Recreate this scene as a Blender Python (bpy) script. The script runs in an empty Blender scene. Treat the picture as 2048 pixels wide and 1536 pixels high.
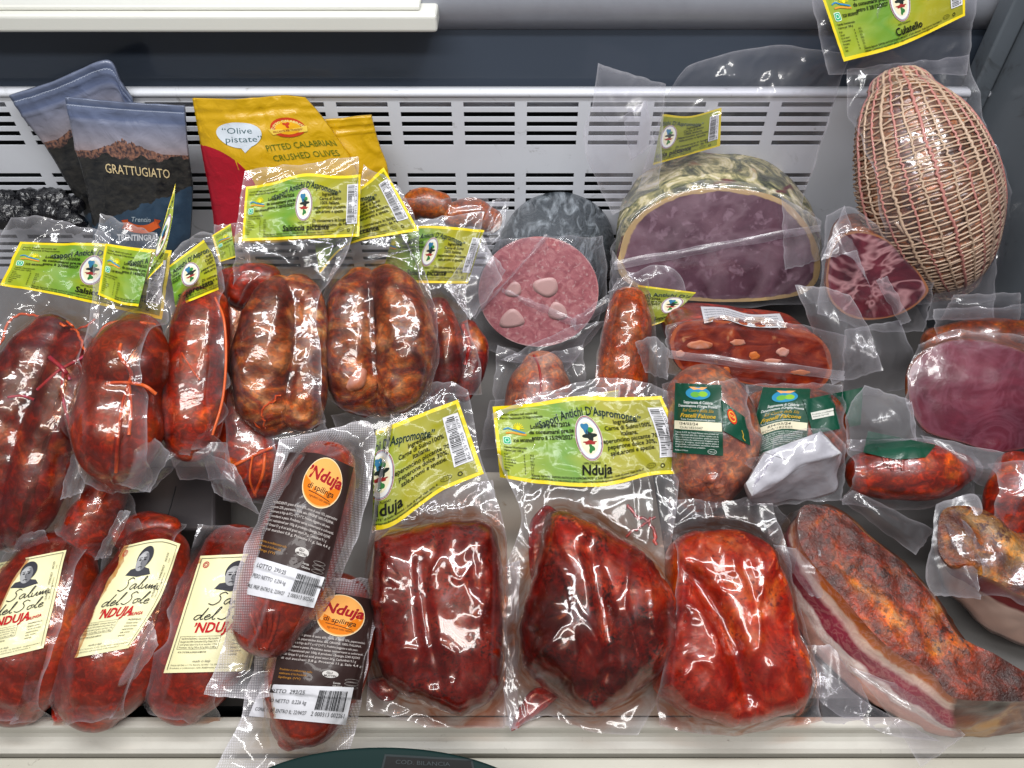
import bpy, math, random
import numpy as np
from mathutils import Vector, Matrix
from mathutils.bvhtree import BVHTree

random.seed(7)
SC = bpy.context.scene
COL = SC.collection
# ------------------------------------------------------------------ camera, light, exposure
PITCH = math.radians(47.0)
FPX = 1547.0                       # focal length in pixels of the 2048 px wide photograph
CAMP = np.array([0.0, 0.0, 0.76])  # camera 76 cm above the deck of the counter
cam = bpy.data.cameras.new('camera'); cam_o = bpy.data.objects.new('camera', cam); COL.objects.link(cam_o)
cam.sensor_width = 36.0; cam.lens = 36.0 * FPX / 2048.0
cam.clip_start = 0.02; cam.clip_end = 50
cam_o.location = CAMP; cam_o.rotation_euler = (math.pi / 2 - PITCH, 0, 0)
SC.camera = cam_o
SC.render.resolution_x = 1024; SC.render.resolution_y = 768
SC.view_settings.view_transform = 'Standard'; SC.view_settings.look = 'None'
SC.view_settings.exposure = 0.12; SC.view_settings.gamma = 1.0
SC.view_settings.use_curve_mapping = False
world = bpy.data.worlds.new('World'); SC.world = world; world.use_nodes = True
world.node_tree.nodes['Background'].inputs[0].default_value = (0.93, 0.95, 1.0, 1)
world.node_tree.nodes['Background'].inputs[1].default_value = 0.17
def area(name, loc, rot, sx, sy, power, col=(1, 1, 1)):
    l = bpy.data.lights.new(name, 'AREA'); l.shape = 'RECTANGLE'; l.size = sx; l.size_y = sy
    l.energy = power; l.color = col
    o = bpy.data.objects.new(name, l); o.location = loc; o.rotation_euler = rot; COL.objects.link(o)
    return o
# fluorescent tubes: one over the counter, one in the ceiling behind the customer
area('counter_tube_light', (0.0, 0.42, 1.55), (math.radians(-6), 0, 0), 1.9, 0.12, 20, (0.97, 0.98, 1.0))
area('ceiling_tube_light', (-0.3, -0.75, 2.2), (math.radians(25), 0, 0), 2.4, 0.25, 34, (1.0, 0.98, 0.95))
area('ceiling_tube_light', (0.7, 0.3, 2.3), (0, math.radians(10), 0), 0.2, 1.6, 16, (1.0, 0.99, 0.97))
SC.cycles.max_bounces = 7; SC.cycles.transparent_max_bounces = 32
SC.cycles.diffuse_bounces = 3; SC.cycles.glossy_bounces = 3
SC.cycles.caustics_reflective = False; SC.cycles.caustics_refractive = False
SC.cycles.sample_clamp_indirect = 6.0
SC.cycles.use_denoising = True

# ------------------------------------------------------------------ maths helpers
CP, SP = math.cos(PITCH), math.sin(PITCH)
def ray(px, py):
    px = np.asarray(px, float); py = np.asarray(py, float)
    x = (px - 1024) / FPX; t = (py - 768) / FPX
    return np.stack([x, CP - t * SP, -SP - t * CP], -1)
def at_height(px, py, z):
    d = ray(px, py); s = (z - CAMP[2]) / d[..., 2]
    return CAMP + d * s[..., None] if d.ndim > 1 else CAMP + d * s
def at_depth_y(px, py, y):
    d = ray(px, py); return CAMP + d * (y / d[1])

_rng = np.random.default_rng(3)
_perm = np.concatenate([_rng.permutation(256)] * 3)
_val = _rng.random(256) * 2 - 1
_ang = _rng.random(256) * 2 * np.pi
def pn2(x, y, seed=0):
    x = np.asarray(x, float) + seed * 17.31; y = np.asarray(y, float) + seed * 5.77
    xi = np.floor(x).astype(int); yi = np.floor(y).astype(int); xf = x - xi; yf = y - yi
    f = lambda t: t * t * t * (t * (t * 6 - 15) + 10)
    def g(ix, iy, dx, dy):
        a = _ang[_perm[(_perm[ix & 255] + iy) & 255]]; return np.cos(a) * dx + np.sin(a) * dy
    u = f(xf); v = f(yf)
    a = g(xi, yi, xf, yf); b = g(xi + 1, yi, xf - 1, yf); c = g(xi, yi + 1, xf, yf - 1); d = g(xi + 1, yi + 1, xf - 1, yf - 1)
    return ((a + (b - a) * u) + ((c + (d - c) * u) - (a + (b - a) * u)) * v) * 1.5
def vn3(p, seed=0):
    p = np.asarray(p, float) + seed * 13.7
    i = np.floor(p).astype(int); f = p - i; f = f * f * (3 - 2 * f)
    def h(dx, dy, dz):
        return _val[_perm[(_perm[(_perm[(i[:, 0] + dx) & 255] + i[:, 1] + dy) & 255] + i[:, 2] + dz) & 255]]
    def l(a, b, t): return a + (b - a) * t
    x0 = l(l(h(0, 0, 0), h(1, 0, 0), f[:, 0]), l(h(0, 1, 0), h(1, 1, 0), f[:, 0]), f[:, 1])
    x1 = l(l(h(0, 0, 1), h(1, 0, 1), f[:, 0]), l(h(0, 1, 1), h(1, 1, 1), f[:, 0]), f[:, 1])
    return l(x0, x1, f[:, 2])
def catmull(pts, n, closed=False):
    P = np.asarray(pts, float)
    if len(P) == 2:
        t = np.linspace(0, 1, n)[:, None]; return P[0] * (1 - t) + P[1] * t
    if closed: Q = np.vstack([P[-1], P, P[0], P[1]]); m = len(P)
    else: Q = np.vstack([2 * P[0] - P[1], P, 2 * P[-1] - P[-2]]); m = len(P) - 1
    out = []
    K = 14
    for k in range(m):
        p0, p1, p2, p3 = Q[k:k + 4]
        for j in range(K):
            t = j / K
            out.append(0.5 * ((2 * p1) + (-p0 + p2) * t + (2 * p0 - 5 * p1 + 4 * p2 - p3) * t * t + (-p0 + 3 * p1 - 3 * p2 + p3) * t ** 3))
    out.append(P[0] if closed else P[-1])
    out = np.array(out)
    d = np.r_[0, np.cumsum(np.linalg.norm(np.diff(out[:, :2], axis=0), axis=1) + 1e-9)]
    s = np.linspace(0, d[-1], n + 1)[:-1] if closed else np.linspace(0, d[-1], n)
    return np.stack([np.interp(s, d, out[:, k]) for k in range(out.shape[1])], 1)
def blur(a, k=1):
    for _ in range(k):
        p = np.pad(a, 1, mode='edge')
        a = (p[:-2, 1:-1] + 2 * p[1:-1, 1:-1] + p[2:, 1:-1]) / 4
        p = np.pad(a, 1, mode='edge')
        a = (p[1:-1, :-2] + 2 * p[1:-1, 1:-1] + p[1:-1, 2:]) / 4
    return a
def dilate(a, k=1):
    for _ in range(k):
        p = np.pad(a, 1, mode='edge')
        a = np.maximum.reduce([p[1:-1, 1:-1], p[:-2, 1:-1], p[2:, 1:-1], p[1:-1, :-2], p[1:-1, 2:]])
    return a
def quad(BL, BR, TR, TL, b=(), r=(), t=(), l=()):
    return [[BL, *b, BR], [BR, *r, TR], [TL, *t, TR], [BL, *l, TL]]
def coons(sides, nu, nv, wob=0, seed=0):
    B = catmull(sides[0], nu); R = catmull(sides[1], nv); T = catmull(sides[2], nu); L = catmull(sides[3], nv)
    if wob:
        for k, (S, n) in enumerate(((B, nu), (R, nv), (T, nu), (L, nv))):
            t = np.linspace(0, 1, n); d = np.gradient(S, axis=0); d /= np.linalg.norm(d, axis=1)[:, None] + 1e-9
            o = (pn2(t * 6, t * 0 + k * 7.3, seed) * 0.8 + pn2(t * 13, t * 0 + k * 3.1, seed + 4) * 0.2) * wob * np.sin(np.pi * t) ** 0.5
            S += np.stack([-d[:, 1], d[:, 0]], 1) * o[:, None]
    s = np.linspace(0, 1, nu)[None, :, None]; t = np.linspace(0, 1, nv)[:, None, None]
    P = (1 - t) * B[None] + t * T[None] + (1 - s) * L[:, None] + s * R[:, None] \
        - ((1 - s) * (1 - t) * B[0] + s * (1 - t) * B[-1] + s * t * T[-1] + (1 - s) * t * T[0])
    return P      # [nv, nu, 2] in pixels, row 0 = bottom
def grid_faces(nv, nu, off=0, flip=False, wrap=False):
    idx = np.arange(nv * nu).reshape(nv, nu) + off
    if wrap: idx = np.concatenate([idx, idx[:, :1]], 1)
    a = idx[:-1, :-1].ravel(); b = idx[:-1, 1:].ravel(); c = idx[1:, 1:].ravel(); d = idx[1:, :-1].ravel()
    f = np.stack([a, b, c, d], 1)
    return f[:, ::-1] if flip else f

def lin(h):
    h = h.lstrip('#'); v = [int(h[i:i + 2], 16) / 255 for i in (0, 2, 4)]
    return tuple(((x + 0.055) / 1.055) ** 2.4 if x > 0.04045 else x / 12.92 for x in v) + (1.0,)

# ------------------------------------------------------------------ node helpers and materials
class NT:
    def __init__(s, name):
        s.m = bpy.data.materials.new(name); s.m.use_nodes = True; s.t = s.m.node_tree; s.t.nodes.clear()
        s.out = s.t.nodes.new('ShaderNodeOutputMaterial')
    def n(s, typ, ins=None, **props):
        x = s.t.nodes.new('ShaderNode' + typ)
        for k, v in props.items(): setattr(x, k, v)
        for k, v in (ins or {}).items():
            i = x.inputs[k]
            if isinstance(v, bpy.types.NodeSocket): s.t.links.new(v, i)
            else: i.default_value = v
        return x
    def math(s, op, a, b=0.0, clamp=False):
        return s.n('Math', {0: a, 1: b}, operation=op, use_clamp=clamp).outputs[0]
    def mix(s, f, a, b, mode='MIX'):
        return s.n('MixRGB', {0: f, 1: a, 2: b}, blend_type=mode).outputs[0]
    def ramp(s, f, stops):
        r = s.n('ValToRGB', {0: f}); e = r.color_ramp.elements
        while len(e) < len(stops): e.new(0.5)
        for k, (p, c) in enumerate(stops):
            e[k].position = p; e[k].color = c if not isinstance(c, str) else lin(c)
        return r.outputs[0]
    def step(s, v, lo, hi):
        return s.n('MapRange', {0: v, 1: lo, 2: hi, 3: 0.0, 4: 1.0}, clamp=True).outputs[0]
    def obj(s, stretch=None):
        c = s.n('TexCoord').outputs['Object']
        if stretch: c = s.n('Mapping', {'Vector': c, 'Scale': stretch}).outputs[0]
        return c
    def noise(s, vec, scale, detail=4, dist=0.0, rough=0.55):
        x = s.n('TexNoise', {'Vector': vec, 'Scale': scale, 'Detail': detail, 'Distortion': dist, 'Roughness': rough})
        return x.outputs[0]
    def bump(s, h, strength, dist=0.002, nrm=None):
        i = {'Height': h, 'Strength': strength, 'Distance': dist}
        if nrm is not None: i['Normal'] = nrm
        return s.n('Bump', i).outputs[0]
    def done(s, sh):
        s.t.links.new(sh, s.out.inputs[0]); return s.m
    def principled(s, col, rough=0.5, nrm=None, coat=0.0, crough=0.1, metal=0.0, spec=0.5, sss=0.0, cn=None):
        i = {'Base Color': col, 'Roughness': rough, 'Coat Weight': coat, 'Coat Roughness': crough, 'Metallic': metal, 'Specular IOR Level': spec}
        if sss: i.update({'Subsurface Weight': sss, 'Subsurface Scale': 0.006, 'Subsurface Radius': (1.0, 0.35, 0.2)})
        if nrm is not None: i['Normal'] = nrm
        if cn is not None: i['Coat Normal'] = cn
        return s.n('BsdfPrincipled', i).outputs[0]

def meat(name, stops, scale=28, dist=1.2, stretch=None, fat=None, speck=None, rough=0.4, coat=0.35, bump=0.25, bscale=70, sss=0.0, fine=0.6, bright=1.3, gk=6):
    k = NT(name); co = k.obj(stretch)
    f = k.noise(co, scale, 6, dist, 0.6)
    col = k.ramp(f, stops)
    g = k.noise(co, scale * gk, 5, 0.8, 0.7)
    col = k.mix(fine, col, k.ramp(g, [(0.36, '#2a1410'), (0.5, '#808080'), (0.64, '#e8b890')]), 'OVERLAY')
    big = k.noise(k.obj(), scale * 0.45, 2, 0.6)
    col = k.mix(k.math('MULTIPLY', k.step(big, 0.5, 0.66), 0.55), col, k.mix(1.0, col, lin('#8a7478'), 'MULTIPLY'))
    if fat:
        fc, lo, hi, fs = fat
        m = k.step(k.noise(co, fs, 3, 1.0), lo, hi)
        col = k.mix(m, col, lin(fc))
    if speck:
        sc, lo, hi, ss = speck
        m = k.step(k.noise(k.obj(), ss, 4, 0.3, 0.7), lo, hi)
        m = k.math('MULTIPLY', m, k.step(k.noise(k.obj(), ss * 0.13, 2), 0.38, 0.6))
        col = k.mix(m, col, lin(sc))
    col = k.n('HueSaturation', {'Value': bright, 'Saturation': 1.12, 'Color': col}).outputs[0]
    h = k.noise(k.obj(), bscale, 3, 0.8)
    nb = k.bump(h, bump, 0.003)
    cb = k.bump(k.noise(k.obj(), bscale * 1.7, 2, 1.0), bump * 0.8, 0.003)
    return k.done(k.principled(col, rough, nb, coat, 0.12, sss=sss, cn=cb))

def film(name, milk=0.045, edge=0.30, rough=0.09, oil=None, bump=0.08, bscale=60, tint='#f4f2fa', gloss=1.0, ribs=0.0):
    k = NT(name); co = k.obj()
    uv = k.n('UVMap', uv_map='UVMap').outputs[0]
    w = k.noise(co, bscale, 2, 1.2, 0.5)
    w2 = k.noise(co, bscale * 0.33, 2, 2.0, 0.5)
    h = k.math('ADD', k.math('MULTIPLY', w, 0.5), w2)
    nb = k.bump(h, bump, 0.004)
    near = k.n('Attribute', attribute_name='near').outputs['Fac']
    ed = k.n('Attribute', attribute_name='edge').outputs['Fac']
    tc = lin('#f8f7fa')
    if oil:
        om = k.math('MULTIPLY', k.step(near, 0.0, 0.6), k.step(k.noise(co, 28, 4, 1.5), 0.34, 0.58))
        om = k.math('MULTIPLY', om, oil[1])
        tc = k.mix(om, tc, lin(oil[0]))
    tr = k.n('BsdfTransparent', {0: tc}).outputs[0]
    df = k.n('BsdfDiffuse', {0: lin(tint), 'Normal': nb}).outputs[0]
    tl = k.n('BsdfTranslucent', {0: lin(tint), 'Normal': nb}).outputs[0]
    dt = k.n('MixShader', {0: 0.5, 1: df, 2: tl}).outputs[0]
    mk = k.math('ADD', k.math('MULTIPLY', milk, k.math('SUBTRACT', 1.06, near)), k.math('MULTIPLY', ed, edge))
    mk = k.math('MULTIPLY', mk, k.math('ADD', k.noise(co, 20, 3, 1.0), 0.5))
    if ribs:
        sx = k.n('SeparateXYZ', {0: co}); a_ = k.math('SINE', k.math('MULTIPLY', k.math('ADD', sx.outputs[0], sx.outputs[1]), 1500.0)); b_ = k.math('SINE', k.math('MULTIPLY', k.math('SUBTRACT', sx.outputs[0], sx.outputs[1]), 1500.0)); v = k.math('MULTIPLY', a_, b_)
        mk = k.math('ADD', mk, k.math('MULTIPLY', k.math('MULTIPLY', k.step(v, 0.0, 0.4), ribs), k.step(ed, 0.2, 0.5)))
    s1 = k.n('MixShader', {0: mk, 1: tr, 2: dt}).outputs[0]
    g1 = k.n('BsdfGlossy', {0: (gloss, gloss, gloss, 1), 'Roughness': rough, 'Normal': nb}).outputs[0]
    g2 = k.n('BsdfGlossy', {0: (gloss, gloss, gloss, 1), 'Roughness': 0.34, 'Normal': nb}).outputs[0]
    gl = k.n('MixShader', {0: 0.22, 1: g1, 2: g2}).outputs[0]
    fa = k.n('LayerWeight', {'Blend': 0.5, 'Normal': nb}).outputs['Facing']
    fr = k.math('ADD', k.math('MULTIPLY', k.math('POWER', fa, 4.5), 0.30), 0.052)
    return k.done(k.n('MixShader', {0: fr, 1: s1, 2: gl}).outputs[0])

def plain(name, hexcol, rough=0.5, coat=0.0, metal=0.0, bump=0.0, bscale=60, var=0.0, vscale=20, spec=0.5, dirt=None):
    k = NT(name); co = k.obj(); c = lin(hexcol)
    if var:
        f = k.noise(co, vscale, 5, 0.6)
        c = k.mix(k.math('MULTIPLY', f, var), c, k.mix(1.0, c, (0.35, 0.33, 0.32, 1), 'MULTIPLY'))
    if dirt:
        m = k.step(k.noise(co, dirt[2], 6, 0.8, 0.7), dirt[1], dirt[1] + 0.12)
        c = k.mix(m, c, lin(dirt[0]))
    nb = k.bump(k.noise(co, bscale, 3, 0.4), bump, 0.002) if bump else None
    return k.done(k.principled(c, rough, nb, coat, 0.1, metal, spec))

_ink = {}
def ink(hexcol):
    if hexcol not in _ink:
        _ink[hexcol] = plain('ink_' + hexcol.lstrip('#'), hexcol, 0.65, spec=0.15)
    return _ink[hexcol]

def label_mat(name, body, border=None, bw=0.035, aspect=2.4, rough=0.45, coat=0.20, bump=0.18):
    """printed label stock: body gradient (list of stops along the print) and a printed border band"""
    k = NT(name); uv = k.n('UVMap', uv_map='UVMap').outputs[0]
    sp = k.n('SeparateXYZ', {0: uv}); x, y = sp.outputs[0], sp.outputs[1]
    f = k.noise(uv, 2.2, 2, 0.5)
    col = k.ramp(k.math('ADD', k.math('MULTIPLY', k.math('SUBTRACT', f, 0.5), 0.5), x), body)
    if border:
        dx = k.math('SUBTRACT', 0.5, k.math('ABSOLUTE', k.math('SUBTRACT', x, 0.5)))
        dy = k.math('SUBTRACT', 0.5, k.math('ABSOLUTE', k.math('SUBTRACT', y, 0.5)))
        d = k.math('MINIMUM', k.math('MULTIPLY', dx, aspect), dy)
        col = k.mix(k.math('LESS_THAN', d, bw), col, lin(border))
    nb = k.bump(k.noise(k.obj(), 60, 2, 1.0), bump, 0.003)
    return k.done(k.principled(col, rough, nb, coat, 0.08, spec=0.3, cn=nb))

M = {}
FILM = film('bag_film', 0.055, 0.20)
FILM_OIL = film('bag_film_oiled', 0.05, 0.20, oil=('#e8a850', 0.6), bump=0.22, bscale=75)
FILM_RED = film('bag_film_red_oil', 0.04, 0.18, oil=('#d8822c', 0.85), bump=0.12, bscale=45)
FILM_MILK = film('bag_film_milky', 0.14, 0.20, rough=0.2)
FILM_EMB = film('bag_film_embossed', 0.05, 0.45, oil=('#e8b860', 0.35), ribs=0.35)
FILM_DULL = film('bag_film_dull', 0.07, 0.2, rough=0.16, bump=0.15)

M['salsiccia'] = meat('salsiccia_meat', [(0.34, '#2c0c0c'), (0.45, '#5c1e1a'), (0.53, '#7c3222'), (0.60, '#b06a3c'), (0.68, '#c89468')], 34, 2.0, (1.6, 0.7, 1.2))
M['salsiccia_tan'] = meat('salsiccia_tan_meat', [(0.28, '#2e1a1e'), (0.41, '#5a3030'), (0.50, '#7a4c3e'), (0.58, '#a07654'), (0.70, '#d0ae8a')], 30, 0.9, (0.9, 1.35, 1.1), gk=4.5, fine=0.55, bump=0.4)
M['salsiccia_red'] = meat('salsiccia_red_meat', [(0.26, '#480e08'), (0.45, '#782214'), (0.56, '#8e301a'), (0.67, '#b0562a'), (0.78, '#c88850')], 26, 0.6, (1.0, 1.3, 1.0), gk=4, fine=0.65)
M['soppressata'] = meat('soppressata_meat', [(0.25, '#481612'), (0.47, '#74281e'), (0.60, '#883826'), (0.76, '#ac6038')], 24, 0.6, gk=5, fine=0.55)
M['salsiccia_maroon'] = meat('salsiccia_maroon_meat', [(0.28, '#30090e'), (0.46, '#561a1c'), (0.57, '#702a22'), (0.66, '#a0582c'), (0.76, '#b8824c')], 22, 0.6, (1.0, 0.8, 1.0), gk=5, fine=0.6)
M['nduja'] = meat('nduja_dark_meat', [(0.22, '#380a08'), (0.5, '#62160f'), (0.62, '#782212'), (0.80, '#a03c18')], 10, 0.4, speck=('#200808', 0.50, 0.60, 330), coat=0.5, bump=0.15, bscale=40, fine=0.4, gk=14)
M['nduja_black'] = meat('nduja_black_meat', [(0.30, '#220808'), (0.46, '#48100c'), (0.57, '#701c10'), (0.68, '#b84818')], 9, 0.4, speck=('#100404', 0.47, 0.57, 300), coat=0.5, bump=0.15, bscale=40, fine=0.4, gk=14)
M['nduja_red'] = meat('nduja_red_meat', [(0.25, '#6c1a0e'), (0.46, '#922c1a'), (0.58, '#a83e20'), (0.72, '#c07038')], 10, 0.5, speck=('#58180c', 0.52, 0.62, 300), coat=0.5, bump=0.15, bscale=40, fine=0.35, gk=14)
M['nduja_pack'] = meat('nduja_pack_meat', [(0.26, '#4c120a'), (0.47, '#742214'), (0.60, '#883420'), (0.76, '#b86838')], 18, 0.5, coat=0.5, bump=0.2, gk=8, fine=0.5)
M['salame_tan'] = meat('salame_tan_meat', [(0.30, '#6e3420'), (0.48, '#965436'), (0.60, '#b0704a'), (0.74, '#c89670')], 40, 1.4)
M['salame_pink'] = meat('salame_pink_meat', [(0.30, '#70423a'), (0.48, '#8e5e52'), (0.60, '#a87a66'), (0.76, '#b89a86')], 24, 1.2)
M['capocollo'] = meat('capocollo_skin', [(0.30, '#4a2014'), (0.48, '#6e3622'), (0.62, '#8e5636'), (0.78, '#a87c5a')], 30, 1.4)
M['spice'] = meat('spiced_rind', [(0.34, '#2c0e08'), (0.44, '#541c0c'), (0.52, '#742c16'), (0.60, '#944c28'), (0.70, '#b07c50')], 16, 0.8, speck=('#240a06', 0.5, 0.6, 160), rough=0.55, coat=0.2, bump=0.6, bscale=220)
M['spice_tan'] = meat('spiced_tan_rind', [(0.36, '#3a140c'), (0.45, '#5e2a16'), (0.52, '#7c4c28'), (0.59, '#9c7444'), (0.68, '#b49468')], 16, 0.8, speck=('#381408', 0.5, 0.6, 120), rough=0.55, coat=0.2, bump=0.6, bscale=220)
M['string_orange'] = plain('orange_string', '#c8541a', 0.5, coat=0.3, bump=0.3, bscale=900)
M['string_pink'] = plain('pink_string', '#9c2444', 0.5, coat=0.3, bump=0.3, bscale=900)
M['string_red'] = plain('red_string', '#8c2420', 0.5, coat=0.3)
M['net_beige'] = plain('beige_net_cord', '#c4a890', 0.6, coat=0.25, var=0.6, vscale=60)
M['net_pink'] = plain('pink_net_cord', '#b87a72', 0.6, coat=0.25, var=0.4, vscale=60)
M['fat'] = plain('white_fat', '#cca49e', 0.45, coat=0.1, var=0.15, vscale=60)
M['fat_orange'] = plain('orange_fat', '#d08038', 0.45, coat=0.3, var=0.3, vscale=80)
M['red_oil'] = meat('red_oil_pocket', [(0.3, '#5c0606'), (0.5, '#8c1008'), (0.7, '#a83010')], 20, 1.0, rough=0.2, coat=0.8, bump=0.3, bscale=50)

SAP = label_mat('green_label_print', [(0.0, '#8f9c1c'), (0.16, '#7c9022'), (0.36, '#5a8422'), (0.50, '#7e8e18'), (0.66, '#908c12'), (1.0, '#7a780e')], '#d4bc0a', 0.045, 2.4)
SAP_OLIVE = label_mat('olive_label_print', [(0.0, '#6c7412'), (0.5, '#767c12'), (1.0, '#80860f')], '#c0ac10', 0.045, 1.6)
CREAM = label_mat('cream_label_print', [(0.0, '#dcd6a6'), (0.5, '#dfdab0'), (1.0, '#dad4a4')], None)
DARKLAB = label_mat('brown_label_print', [(0.0, '#2a1a18'), (0.5, '#2c1c1a'), (1.0, '#281816')], None)
WHITELAB = label_mat('white_sticker', [(0.0, '#c8c8ce'), (1.0, '#cacace')], None)
GREENLAB = label_mat('dark_green_label_print', [(0.0, '#063c2c'), (0.5, '#06402e'), (1.0, '#053826')], None)

# ------------------------------------------------------------------ object helpers
def mesh_obj(name, verts, faces, mat, parent=None, uv=None, smooth=True, attrs=None):
    me = bpy.data.meshes.new(name)
    verts = np.asarray(verts, np.float32).reshape(-1, 3)
    if isinstance(faces, np.ndarray): faces = faces.tolist()
    me.from_pydata(verts.tolist(), [], faces)
    if uv is not None:
        lay = me.uv_layers.new(name='UVMap')
        li = np.zeros(len(me.loops), np.int32); me.loops.foreach_get('vertex_index', li)
        lay.data.foreach_set('uv', np.asarray(uv, np.float32)[li].ravel())
    for k, v in (attrs or {}).items():
        a = me.attributes.new(k, 'FLOAT', 'POINT'); a.data.foreach_set('value', np.asarray(v, np.float32).ravel())
    if smooth: me.polygons.foreach_set('use_smooth', np.ones(len(me.polygons), bool))
    me.materials.append(mat); me.update()
    o = bpy.data.objects.new(name, me); COL.objects.link(o)
    if parent is not None: o.parent = parent
    return o
def tag(o, label, cat, group=None):
    o['label'] = label; o['category'] = cat
    if group: o['group'] = group
def structure(o): o['kind'] = 'structure'; return o

class Thing:
    """a thing of the display: an Empty with a local frame U right, V up the slope, W out of the pile"""
    def __init__(s, name, label, cat, px, py, h, tilt, yaw=0.0, roll=0.0, group=None):
        s.P = at_height(px, py, h)
        t = math.radians(tilt)
        m = Matrix.Rotation(math.radians(yaw), 3, 'Z') @ Matrix(((1, 0, 0), (0, math.cos(t), -math.sin(t)), (0, math.sin(t), math.cos(t)))) @ Matrix.Rotation(math.radians(roll), 3, 'Y')
        s.R = np.array(m)                     # columns U V W
        s.e = bpy.data.objects.new(name, None); s.e.empty_display_size = 0.03; COL.objects.link(s.e)
        s.e.location = s.P; s.e.rotation_euler = m.to_euler()
        tag(s.e, label, cat, group)
        s.V = []; s.F = []; s.n = 0; s.bvh = None; s.seed = random.randint(0, 900)
    def loc(s, px, py, w=0.0):
        d = ray(px, py); W = s.R[:, 2]; w = np.asarray(w, float)
        k = (((s.P - CAMP) @ W) + w) / (d @ W)
        p = CAMP + d * k[..., None] - s.P
        return p @ s.R
    def mpp(s, px, py):
        p = s.loc(np.array(float(px)), np.array(float(py))) @ s.R.T + s.P - CAMP
        return float(p @ np.array([0, CP, -SP])) / FPX
    def solid(s, v, f):
        s.V.append(np.asarray(v, float)); s.F.append(np.asarray(f) + s.n if isinstance(f, np.ndarray) else [[i + s.n for i in q] for q in f])
        s.n += len(v); s.bvh = None
    def add(s, name, v, f, mat, parent=None, solid=True, **kw):
        o = mesh_obj(name, v, f, mat, parent or s.e, **kw)
        if solid: s.solid(v, f)
        return o
    def tree(s):
        if s.bvh is None:
            V = np.vstack(s.V); F = []
            for f in s.F: F += (f.tolist() if isinstance(f, np.ndarray) else f)
            s.bvh = BVHTree.FromPolygons(V.tolist(), F)
        return s.bvh
    def heights(s, uv, floor):
        out = np.full(len(uv), np.nan)
        if not s.V: return np.full(len(uv), floor), np.zeros(len(uv))
        t = s.tree(); d = Vector((0, 0, -1))
        for k, (u, v) in enumerate(uv):
            hit = t.ray_cast(Vector((u, v, 1.0)), d)[0]
            if hit is not None: out[k] = hit[2]
        m = ~np.isnan(out); h = np.where(m, out, floor)
        return np.maximum(h, floor), m.astype(float) * (h > floor)
    # ---- meats
    def tube(s, pts, mat, name='sausage', flat=0.92, lump=0.09, lf=45, seg=32, lift=0.0, round_ends=True, n=None, solid=True, parent=None, cut=None):
        c = []
        for (px, py, r) in pts:
            R = r * s.mpp(px, py); p = s.loc(np.array(float(px)), np.array(float(py)), R * flat * 0.9 + lift); c.append([p[0], p[1], R * flat * 0.9 + lift, R])
        c = np.array(c); L = np.linalg.norm(np.diff(c[:, :2], axis=0), axis=1).sum()
        n = n or max(24, int(L / 0.0032)); C = catmull(c, n)
        T = np.gradient(C[:, :3], axis=0); T /= np.linalg.norm(T, axis=1)[:, None] + 1e-9
        r = C[:, 3].copy(); pos = C[:, :3].copy()
        if round_ends:
            K = 7; a = np.linspace(0, np.pi / 2, K + 1)[1:]
            e0 = [pos[0] - T[0] * r[0] * 0.75 * math.sin(x) for x in a[::-1]]; r0 = [r[0] * max(math.cos(x), 0.02) for x in a[::-1]]
            e1 = [pos[-1] + T[-1] * r[-1] * 0.75 * math.sin(x) for x in a]; r1 = [r[-1] * max(math.cos(x), 0.02) for x in a]
            pos = np.vstack([e0, pos, e1]); r = np.r_[r0, r, r1]; T = np.vstack([[T[0]] * K, T, [T[-1]] * K])
        up = np.array([0, 0, 1.0]); B = np.cross(T, up); B /= np.linalg.norm(B, axis=1)[:, None] + 1e-9; Nn = np.cross(B, T)
        th = np.linspace(0, 2 * np.pi, seg, endpoint=False)
        D = np.cos(th)[None, :, None] * B[:, None] + np.sin(th)[None, :, None] * Nn[:, None] * flat
        V = (pos[:, None] + D * r[:, None, None]).reshape(-1, 3)
        Dn = D.reshape(-1, 3); rr = np.repeat(r, seg)
        V += Dn * (vn3(V * lf, s.seed) * lump * rr + vn3(V * lf * 2.6, s.seed + 3) * lump * 0.45 * rr)[:, None]
        f = grid_faces(len(pos), seg, wrap=True).tolist()
        f.append(list(range(seg))[::-1]); f.append([(len(pos) - 1) * seg + k for k in range(seg)])
        return s.add(name, V, f, mat, parent, solid)
    def blob(s, outline, thick, mat, name='meat', grooves=(), p=2.6, lump=0.06, lf=28, M_=150, N_=56, mid=0.35, lift=0.0, tri=False, parent=None, bulges=(), solid=True, folds=0.0):
        o = catmull(outline, M_, closed=True)
        L = s.loc(o[:, 0], o[:, 1], lift + thick * mid)[:, :2]
        c = L.mean(0)
        sr = np.sin(np.linspace(0, np.pi / 2, N_)) ; sr[0] = 1e-3
        P = c + (L - c)[None] * sr[:, None, None]
        top = thick * (1 - mid) * np.clip(1 - sr ** p, 0, 1) ** (1 / p)
        W = np.repeat(top[:, None], M_, 1)
        for (g, width, depth) in grooves:
            q = np.array(g, float); q = s.loc(q[:, 0], q[:, 1], lift + thick)[:, :2]; q = catmull(q, 40)
            d = np.min(np.linalg.norm(P[:, :, None] - q[None, None], axis=3), axis=2)
            W -= depth * np.exp(-(d / width) ** 2) * np.clip(top / (thick * 0.3), 0, 1)[:, None]
        for (bx, by, br, bh) in bulges:
            q = s.loc(np.array(float(bx)), np.array(float(by)), lift + thick)[:2]
            d = np.linalg.norm(P - q, axis=2); W += bh * np.exp(-(d / br) ** 2) * np.clip(top / (thick * 0.3), 0, 1)[:, None]
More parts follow.
